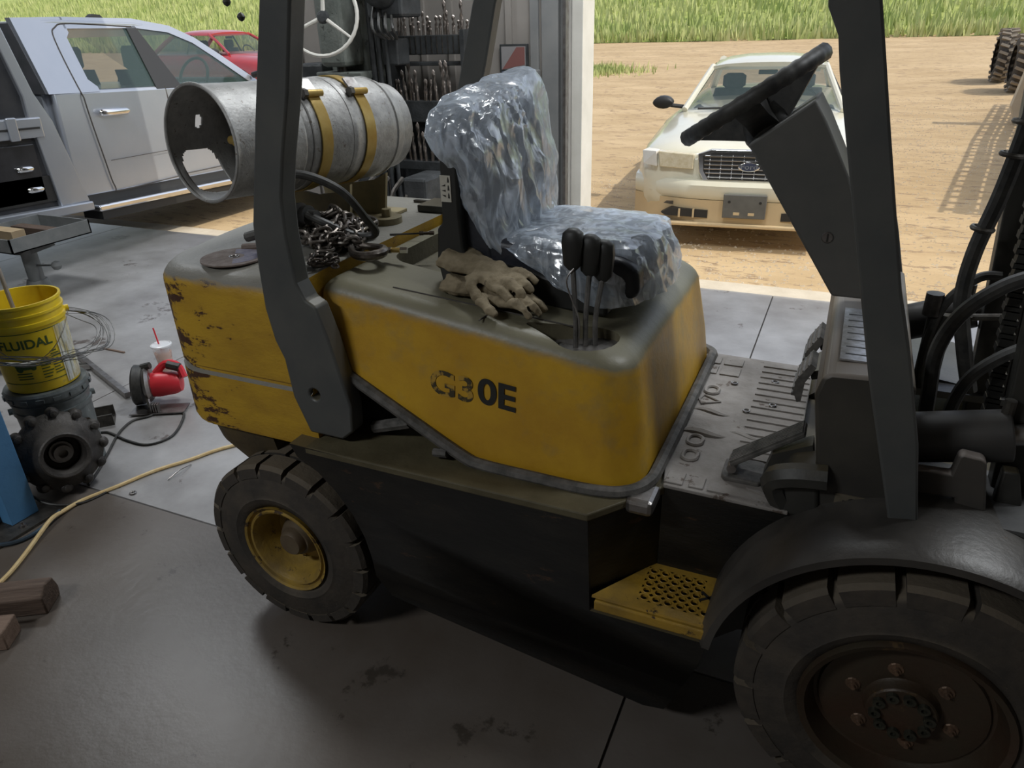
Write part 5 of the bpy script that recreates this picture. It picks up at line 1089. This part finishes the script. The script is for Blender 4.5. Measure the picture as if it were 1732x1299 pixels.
for y in (.34, 1.45):
    h_ = B().rings([[(.02+.02*k_*cos(a), yy, 1.175+.030*k_*sin(a)) for a in [2*pi*j/10 for j in range(10)]] for yy, k_ in ((y, .4), (y+.02, 1), (y+.27, 1), (y+.30, .4))]).build('door_handle', 'chrome', tk, smooth=50)
sb_ = B().box((-.10, .02, .40), (.16, 2.5, .455)).build('running_board', 'chrome', tk, smooth=0, bevel=.015); B().box((-.1, .05, .33), (.14, 2.45, .40)).build('board_skirt', 'trimb', tk, smooth=0)
B().box((-1.9, 0, .45), (-.02, 2.4, .52)).build('floor_pan', 'trimb', tk, smooth=0)
for yy in (3.0, -1.6):
    for x in (-.10, -1.70):
        ty = B().lathe((x-.28, yy, .40), (1, 0, 0), [(0, .001), (0, .38), (.02, .40), (.26, .40), (.28, .38), (.27, .25), (.22, .23), (.2, .001)], 30).build('tyre', 'rubber', tk)
for x in (-.5, -1.4):
    se = B().rings([[(p[0], p[1]+dy, z) for p in rrect(x-.25, x+.25, 1.3, 1.45, .05, .05, 3)] for z, dy in ((.8, 0), (1.2, -.05), (1.50, -.12))]).build('truck_seat', 'seatc', tk, smooth=60); B().rings([[(p[0], p[1]-.12, z) for p in rrect(x-w_, x+w_, 1.32, 1.43, .04, .04, 3)] for z, w_ in ((1.5, .08), (1.53, .13), (1.68, .13), (1.71, .1))]).build('headrest', 'seatc', se, smooth=60)
    se = B().rings([[(p[0], p[1]+dy, z) for p in rrect(x-.28, x+.28, .35, .5, .05, .05, 3)] for z, dy in ((.8, 0), (1.2, -.05), (1.48, -.10))]).build('truck_seat', 'seatc', tk, smooth=60); B().rings([[(p[0], p[1]-.10, z) for p in rrect(x-w_, x+w_, .38, .48, .04, .04, 3)] for z, w_ in ((1.48, .08), (1.50, .12), (1.60, .12), (1.63, .1))]).build('headrest', 'seatc', se, smooth=60)
B().torus((-.55, 2.0, 1.42), (0, -.9, .4), .19, .016, 28, 6).build('steering_wheel', 'trimb', tk); B().box((-1.85, 2.1, 1.2), (-.1, 2.4, 1.40)).build('dashboard', 'seatc', tk, smooth=0, bevel=.03)
B().prism([(1.15, 1.945), (1.22, 1.99), (1.30, 1.985), (1.36, 1.93)], 'X', -.9, -.96).build('roof_antenna', 'trimb', tk, smooth=0)
mr_2 = B().rings([[(.20+.11*cos(a), 2.32+y_, 1.50+.16*sin(a)*k_) for a in [2*pi*j/16 for j in range(16)]] for y_, k_ in ((-.05, .9), (0, 1), (.07, .85))]).build('door_mirror', 'chrome', tk, smooth=60); B().tube([(-.02, 2.3, 1.42), (.12, 2.32, 1.45)], .03, 8).build('mirror_arm', 'trimb', mr_2)
B().box((-1.9, -.05, .5), (-.12, -.02, 1.36)).build('cab_back_panel', 'silver', tk, smooth=0); B().add([(-1.85, -.035, 1.34), (-.05, -.035, 1.34), (-.28, -.035, 1.86), (-1.68, -.035, 1.86)], [(0, 1, 2, 3)]).build('rear_screen', 'seatc', tk, smooth=0, solid=.02)
# service bed behind the cab
B().box((-2.0, -2.9, .55), (.10, -.14, .75)).build('bed_frame', 'trimb', tk, smooth=0)
B().prism([(-.14, .50), (-.14, 1.0), (-.28, 1.35), (-.38, 1.90), (-.55, 2.0), (-2.8, 2.0), (-2.8, .50)], 'X', .08, -2.0).build('bed_body', mat('black_bed', (.025, .027, .032), (.05, .05, .055), .4, .2, 4, coat=.3), tk, smooth=25, bevel=.01)
B().prism([(-.02, .50), (-.17, 1.15), (-.27, 1.36), (-.40, 1.86), (-.52, 2.03), (-.62, 2.06), (-.66, 2.02), (-.55, 1.92), (-.47, 1.80), (-.36, 1.34), (-.36, 1.20), (-.34, 1.1), (-.28, .50)], 'X', .12, .05).build('bed_end_frame', 'silver', tk, smooth=25, bevel=.008)
B().box((.05, -2.8, 1.04), (.13, -.27, 1.19)).build('bed_rail', 'silver', tk, smooth=0, bevel=.012); B().box((.11, -2.8, 1.105), (.135, -.30, 1.12)).build('rail_groove', 'trimb', tk, smooth=0)
B().box((.13, -.56, 1.03), (.15, -.48, 1.20)).build('rail_bracket', 'silver', tk, smooth=0, bevel=.01)
B().prism([(-.02, .43), (-.02, .50), (-2.8, .54), (-2.8, .44)], 'X', .16, .0).build('bed_skirt', 'silver', tk, smooth=0, bevel=.01)
bx_ = B().box((.06, -2.7, .56), (.10, -.36, 1.0)).build('toolbox_door', mat('toolbox_black', (.02, .02, .022), (.04, .04, .045), .35, 0, 5, coat=.4), tk, smooth=0, bevel=.01)
for y, z in ((-.50, .82), (-.46, .66)): B().rings([[(.115+.018*k_*cos(a), yy, z+.025*k_*sin(a)) for a in [2*pi*j/10 for j in range(10)]] for yy, k_ in ((y-.06, .5), (y-.04, 1), (y+.05, 1), (y+.07, .5))]).build('toolbox_latch', 'chrome', bx_, smooth=50)
B().cyl((.095, -.78, .72), (.115, -.78, .72), .03, n=16).build('toolbox_lock', 'chrome', bx_)
for k in range(3): B().box((.081, -1.2+k*.02, 1.42+k*.11), (.088, -.62, 1.47+k*.11)).build('headboard_slat', 'gst', tk, smooth=0)
tk.location = (-4.55, 2.90, -.02); tk.rotation_euler = (radians(-2.2), 0, radians(0))
# far things at the right edge of the yard
rn2 = thing('mesh_trailer', 'tan steel trailer with mesh sides standing at the right edge of the yard', 'trailer', (4.2, 10, 0))
M['tan'] = mat('tan_steel', (.42, .36, .27), (.48, .41, .31), .7, 0, 3, bump=.1)
B().prism([(3.60, .30), (3.72, .0), (5.6, .0), (5.6, 1.9), (3.98, 1.9), (3.76, .95), (3.68, .85)], 'Y', 13.3, 13.5).build('end_panel', 'tan', rn2, smooth=0, bevel=.01)
msh = B()
P0, P1 = Vector((3.36, 6.9, 0)), Vector((4.62, 15.4, .1)); dv = P1-P0; du = dv.normalized()
for k in range(27):
    p = P0+dv*((k+.5)/27); msh.obox(p+Vector((0, 0, .72)), (.12, .012, 1.2), Matrix.Rotation(math.atan2(du.y, du.x), 3, 'Z'))
for j in range(8): z = .16+j*.165; msh.obox((P0+P1)/2+Vector((0, 0, z)), (dv.length, .02, .045 if j != 4 else .15), Matrix.Rotation(math.atan2(du.y, du.x), 3, 'Z'))
mo = msh.build('side_mesh', 'darksteel', rn2, smooth=0); mo['kind'] = 'stuff'
for k in (0, .33, .66, 1.0): p = P0+dv*k; B().cyl(p+Vector((0, 0, -.05)), p+Vector((0, 0, 1.15)), .035, n=8).build('mesh_post', 'tan', rn2)
B().cyl(P0+Vector((0, 0, 1.1)), P1+Vector((0, 0, 1.1)), .04, n=8).build('top_rail', 'tan', rn2)
for k, (x, y, lab) in enumerate(((4.02, 18.6, 'big lugged tyre standing on the gravel at the far right, farther one'), (4.14, 17.0, 'big lugged tyre standing on the gravel at the far right, nearer one'))):
    z0 = gz(x, y); t = thing('tractor_tyre', lab, 'tyre', (x, y, z0)); r = .52
    B().lathe((x-.16, y, z0+r), (1, 0, 0), [(0, .33), (0, .36), (.02, .45), (.06, .50), (.26, .50), (.30, .45), (.32, .36), (.32, .33)], 36, cap=False).build('tyre_body', 'rubber', t); B().lathe((x-.08, y, z0+r), (1, 0, 0), [(0, .001), (0, .34), (.16, .34), (.16, .001)], 24).build('rim_disc', 'rimb', t)
    lm = pm(B().obox((0, 0, 0), (.17, .05, .045)), 'tread_lug', mat('dusty_tread', (.20, .17, .13), (.27, .23, .18), .9) if k == 0 else bpy.data.materials['dusty_tread'])
    for j in range(22):
        a = 2*pi*j/22
        for s_ in (-1, 1): inst(lm, 'tread_lug', t, Matrix.Translation((x+s_*.08, y, z0+r)) @ Matrix.Rotation(a+(.14 if s_ > 0 else 0), 4, 'X') @ Matrix.Translation((0, 0, .51)) @ Matrix.Rotation(.35*s_, 4, 'Z'))
tag(B().cyl((-14.6, 24, .3), (-14.75, 24, 2.6), .07, n=8).build('fence_post', 'gst', loc=(-14.6, 24, .3)), 'thin grey post standing at the field edge behind the pickup', 'post')

# ---------------------------------------------------------------- machinery and tools against the far wall
M['mach'] = mat('machine_green_grey', (.12, .135, .12), (.19, .205, .185), .5, .1, 9, bump=.3, rust=(.05, .05, .045), rthr=.6, rscale=10)
M['machd'] = mat('machine_dark', (.035, .038, .04), (.07, .075, .078), .5, .2, 9, bump=.3)
dp = thing('milling_machine', 'tall grey green milling machine with a steering wheel rim, standing against the far wall', 'machine', (-1.75, 3.3, 0))
B().prism([(-1.92, 0), (-1.56, 0), (-1.56, .5), (-1.56, .62), (-1.54, 1.45), (-1.56, 1.62), (-1.56, 2.4), (-1.86, 2.4), (-1.86, .62), (-1.94, .5)], 'Y', 3.20, 3.55).build('machine_column', 'mach', dp, smooth=25, bevel=.02)
B().box((-1.78, 2.98, 1.50), (-1.58, 3.25, 2.3)).build('machine_head', 'mach', dp, smooth=0, bevel=.03)
B().box((-1.80, 3.0, 1.22), (-1.50, 3.25, 1.42)).build('machine_knee', 'mach', dp, smooth=0, bevel=.02)
for k in range(5): B().cyl((-1.76+k*.055, 2.985, 1.30), (-1.76+k*.055, 3.0, 1.30), .016, n=10).build('knee_bolt', 'darksteel', dp)
B().box((-1.84, 3.0, 1.42), (-1.48, 3.3, 1.47)).build('machine_table', 'mach', dp, smooth=0, bevel=.008)
B().prism([(-1.80, .5), (-1.50, .5), (-1.53, 1.22), (-1.77, 1.22)], 'Y', 3.02, 3.2).build('knee_support', 'machd', dp, smooth=0, bevel=.01)
B().cyl((-1.68, 3.08, 1.46), (-1.68, 3.08, 1.56), .035, n=16).build('spindle', 'darksteel', dp)
for x, r in ((-1.47, .022), (-1.42, .016), (-1.36, .014)): B().cyl((x, 3.15, .3), (x, 3.15, 2.3), r, n=10).build('guide_rod', 'machd', dp)
B().lathe((-1.30, 3.2, 1.95), (0, -1, 0), [(0, .001), (0, .12), (.12, .13), (.2, .11), (.25, .06), (.26, .001)], 20).build('gear_case', 'machd', dp); B().box((-1.42, 3.05, 1.78), (-1.16, 3.3, 2.3)).build('motor_box', 'machd', dp, smooth=0, bevel=.02)
B().box((-1.40, 3.15, 1.50), (-1.28, 3.3, 1.66)).build('switch_box', 'machd', dp, smooth=0, bevel=.01)
for k in range(4): B().tube(bez([(-1.36+k*.04, 3.05, 1.85-k*.02), (-1.34+k*.05, 2.98, 1.72), (-1.30+k*.03, 3.05, 1.66)], 10), .010, 6).build('machine_cable', 'hose', dp)
B().box((-2.05, 3.1, .9), (-1.86, 3.5, 1.52)).build('side_cabinet', 'machd', dp, smooth=0, bevel=.02)

for o_ in dp.children: o_.location.x -= .13
hw = thing('hand_wheel', 'white steering wheel rim with three spokes hung in front of the milling machine', 'steering wheel', (-1.70, 2.72, 1.80)); hp = Vector((-1.655, 2.72, 1.80)); hn = Vector((.30, -.95, .22)).normalized()
R = []; u_ = hn.cross(Vector((0, 0, 1))).normalized(); v_ = u_.cross(hn)
B().tube([hp+(u_*cos(2*pi*k/64)+v_*sin(2*pi*k/64))*.225 for k in range(64)], [.0105+(.0015 if k % 2 else 0) for k in range(64)], 8, closed=True).build('wheel_rim', 'white', hw)
for a in (radians(-25), radians(215), radians(95)): B().tube([hp-hn*.03+(u_*cos(a)+v_*sin(a))*.02, hp+(u_*cos(a)+v_*sin(a))*.222], [.014, .008], 8).build('wheel_spoke', 'white', hw)
B().lathe(hp-hn*.22, hn, [(0, .012), (.16, .012), (.16, .03), (.19, .04), (.21, .03), (.215, .001)], 18).build('wheel_hub', 'machd', hw)
# drill rack
rk = thing('drill_rack', 'black stepped steel rack for drill bits standing against the far wall', 'rack', (-1.38, 3.45, 0))
RX0, RX1 = -1.66, -1.06
def tier(z, y, h, x0=RX0, x1=RX1): 
    return B().box((x0, y-.05, z), (x1, y+.05, z+h)).build('rack_tier', 'machd', rk, smooth=0, bevel=.004)
tier(1.55, 3.52, .12); tier(1.48, 3.50, .025, RX0, RX1+.02); tier(1.12, 3.42, .14, RX0+.02, RX1-.06); tier(.80, 3.38, .06, RX0+.02, RX1-.04)
B().box((RX0, 3.5, .3), (RX1-.03, 3.6, 1.12)).build('rack_back', 'machd', rk, smooth=0)
for x in (RX0, RX1-.01): B().box((x, 3.38, 0), (x+.03, 3.58, 1.70)).build('rack_upright', 'machd', rk, smooth=0)
for k in range(14): B().box((RX0+.03+k*.042, 3.466, 1.56), (RX0+.036+k*.042, 3.47, 1.665)).build('tier_rib', 'darksteel', rk, smooth=0)
M['bit'] = mat('drill_bit_steel', (.20, .17, .15), (.34, .30, .27), .35, .8, 30)
def bit_mesh(L_, r):                                         # twist drill: fluted body on a plain shank
    R = []; n = 8; m_ = 14
    for j in range(m_+1):
        t = j/m_; z = -.02+L_*t; tw = 7*t if t > .35 else 2.45
        R.append([(r*(1 if t < .35 or i % 4 < 2 else .55)*cos(2*pi*i/n+tw)*(1 if j < m_ else .1), r*(1 if t < .35 or i % 4 < 2 else .55)*sin(2*pi*i/n+tw)*(1 if j < m_ else .1), z) for i in range(n)])
    return pm(B().rings(R), 'drill_bit', 'bit')
rnd = random.Random(11)
bm_ = [bit_mesh(l, r) for l, r in ((.10, .010), (.13, .011), (.16, .009), (.22, .012), (.28, .013))]
for k in range(17):
    o = inst(bm_[rnd.choice((0, 1, 1, 2, 2))] if k not in (11, 15) else bm_[3], 'drill_bit', None, Matrix.Translation((RX0+.03+k*.0345, 3.52+rnd.uniform(-.02, .02), 1.68)) @ Matrix.Rotation(rnd.uniform(-.05, .05), 4, 'Y'))
    tag(o, 'steel drill bit standing in the top tier of the black rack', 'drill bit', 'drill bits in the top rack tier')
for k in range(13):
    o = inst(bm_[rnd.choice((2, 3, 3, 4))], 'drill_bit', None, Matrix.Translation((RX0+.05+k*.036, 3.41+rnd.uniform(-.03, .02), 1.26)) @ Matrix.Rotation(rnd.uniform(-.16, .16), 4, 'Y'))
    tag(o, 'long drill bit leaning in the middle tier of the black rack', 'drill bit', 'drill bits in the middle rack tier')
for k in range(10):
    o = inst(bm_[rnd.choice((3, 4, 4))], 'drill_bit', None, Matrix.Translation((RX0+.05+k*.047, 3.38+rnd.uniform(-.03, .02), .862)) @ Matrix.Rotation(rnd.uniform(-.14, .14), 4, 'Y'))
    tag(o, 'thick drill bit standing in the lowest tier of the black rack', 'drill bit', 'drill bits in the lowest rack tier')
for k, (x, z0, z1, lean, lab) in enumerate(((-1.675, .0, 1.24, .01, 'pale steel bar leaning between milling machine and drill rack'), (-1.69, .0, 1.20, -.02, 'short steel bar leaning at the left side of the drill rack'), (-1.05, 1.505, 1.69, -.01, 'thin bright bar standing at the right end of the drill rack'))):
    tag(B().cyl((x, 3.30 if k < 2 else 3.50, z0 if k else .0), (x-lean, 3.32 if k < 2 else 3.52, z1), .013, n=10).build('steel_bar', 'bit', loc=(x, 3.3, z0)), lab, 'bar')
# oily machine block low behind the seat
lb = thing('lathe_bed', 'dark oily machine bed below the drill rack', 'machine', (-1.3, 3.1, 0))
B().box((-1.95, 2.62, 0), (-.95, 2.98, .60)).build('bed_block', 'machd', lb, smooth=0, bevel=.02); B().box((-1.15, 2.66, .58), (-.98, 2.95, .88)).build('tailstock', 'machd', lb, smooth=0, bevel=.02)
for k in range(7): B().cyl((-1.7+k*.09, 2.64, .45+.05*(k % 3)), (-1.7+k*.09, 2.58, .45+.05*(k % 3)), .022, n=12).build('bed_knob', 'darksteel', lb)
for k in range(5): B().tube(bez([(-1.55+k*.11, 2.78, .85), (-1.57+k*.11, 2.66, .75), (-1.50+k*.10, 2.68, .58)], 8), .016, 6).build('oil_pipe', 'darksteel', lb)
B().box((-1.75, 2.66, .59), (-1.25, 2.94, .68)).build('bed_slide', 'machd', lb, smooth=0, bevel=.01)
# wall fittings
wp = thing('wall_chart', 'small framed wall chart with red and white fields behind the seat', 'chart', (-.85, 3.70, 1.45))
B().box((-.93, 3.695, 1.25), (-.72, 3.718, 1.60)).build('chart_frame', 'machd', wp, smooth=0, bevel=.004); B().box((-.915, 3.692, 1.44), (-.735, 3.696, 1.585)).build('chart_field', mat('chart_pale', (.27, .26, .26), (.31, .30, .30), .6), wp, smooth=0); B().prism([(-.91, 1.44), (-.80, 1.58), (-.74, 1.58), (-.74, 1.47)], 'Y', 3.690, 3.6925).build('chart_field', mat('chart_red', (.24, .10, .09), None, .6), wp, smooth=0); B().box((-.915, 3.692, 1.265), (-.735, 3.696, 1.43)).build('chart_field', mat('chart_blue', (.12, .14, .19), None, .6), wp, smooth=0)
eb = thing('switch_box', 'grey electrical switch box on the wall beside the door frame', 'switch box', (-.60, 3.7, 1.35))
B().box((-.695, 3.64, 1.28), (-.625, 3.692, 1.44)).build('box_body', 'wallg', eb, smooth=0, bevel=.006); B().box((-.67, 3.63, 1.33), (-.65, 3.642, 1.38)).build('toggle', 'machd', eb, smooth=0)
bo = thing('spray_bottle', 'green plastic bottle hanging on the wall near the door frame', 'bottle', (-.63, 3.64, 1.0))
B().rings([[(-.645+r*cos(2*pi*k/16), 3.63+r*.7*sin(2*pi*k/16), z) for k in range(16)] for z, r in ((1.0, .02), (1.005, .03), (1.10, .03), (1.15, .016), (1.17, .012))]).build('bottle_body', mat('green_plastic', (.05, .22, .10), (.06, .26, .12), .35), bo); B().box((-.665, 3.60, 1.17), (-.63, 3.65, 1.20)).build('bottle_cap', 'trimb', bo, smooth=0, bevel=.004)
tag(B().box((-1.05, 3.66, 0), (-.95, 3.71, 1.22)).build('cable_duct', 'machd', smooth=0, loc=(-1.0, 3.68, 0)), 'dark vertical duct on the wall beside the drill rack', 'duct')
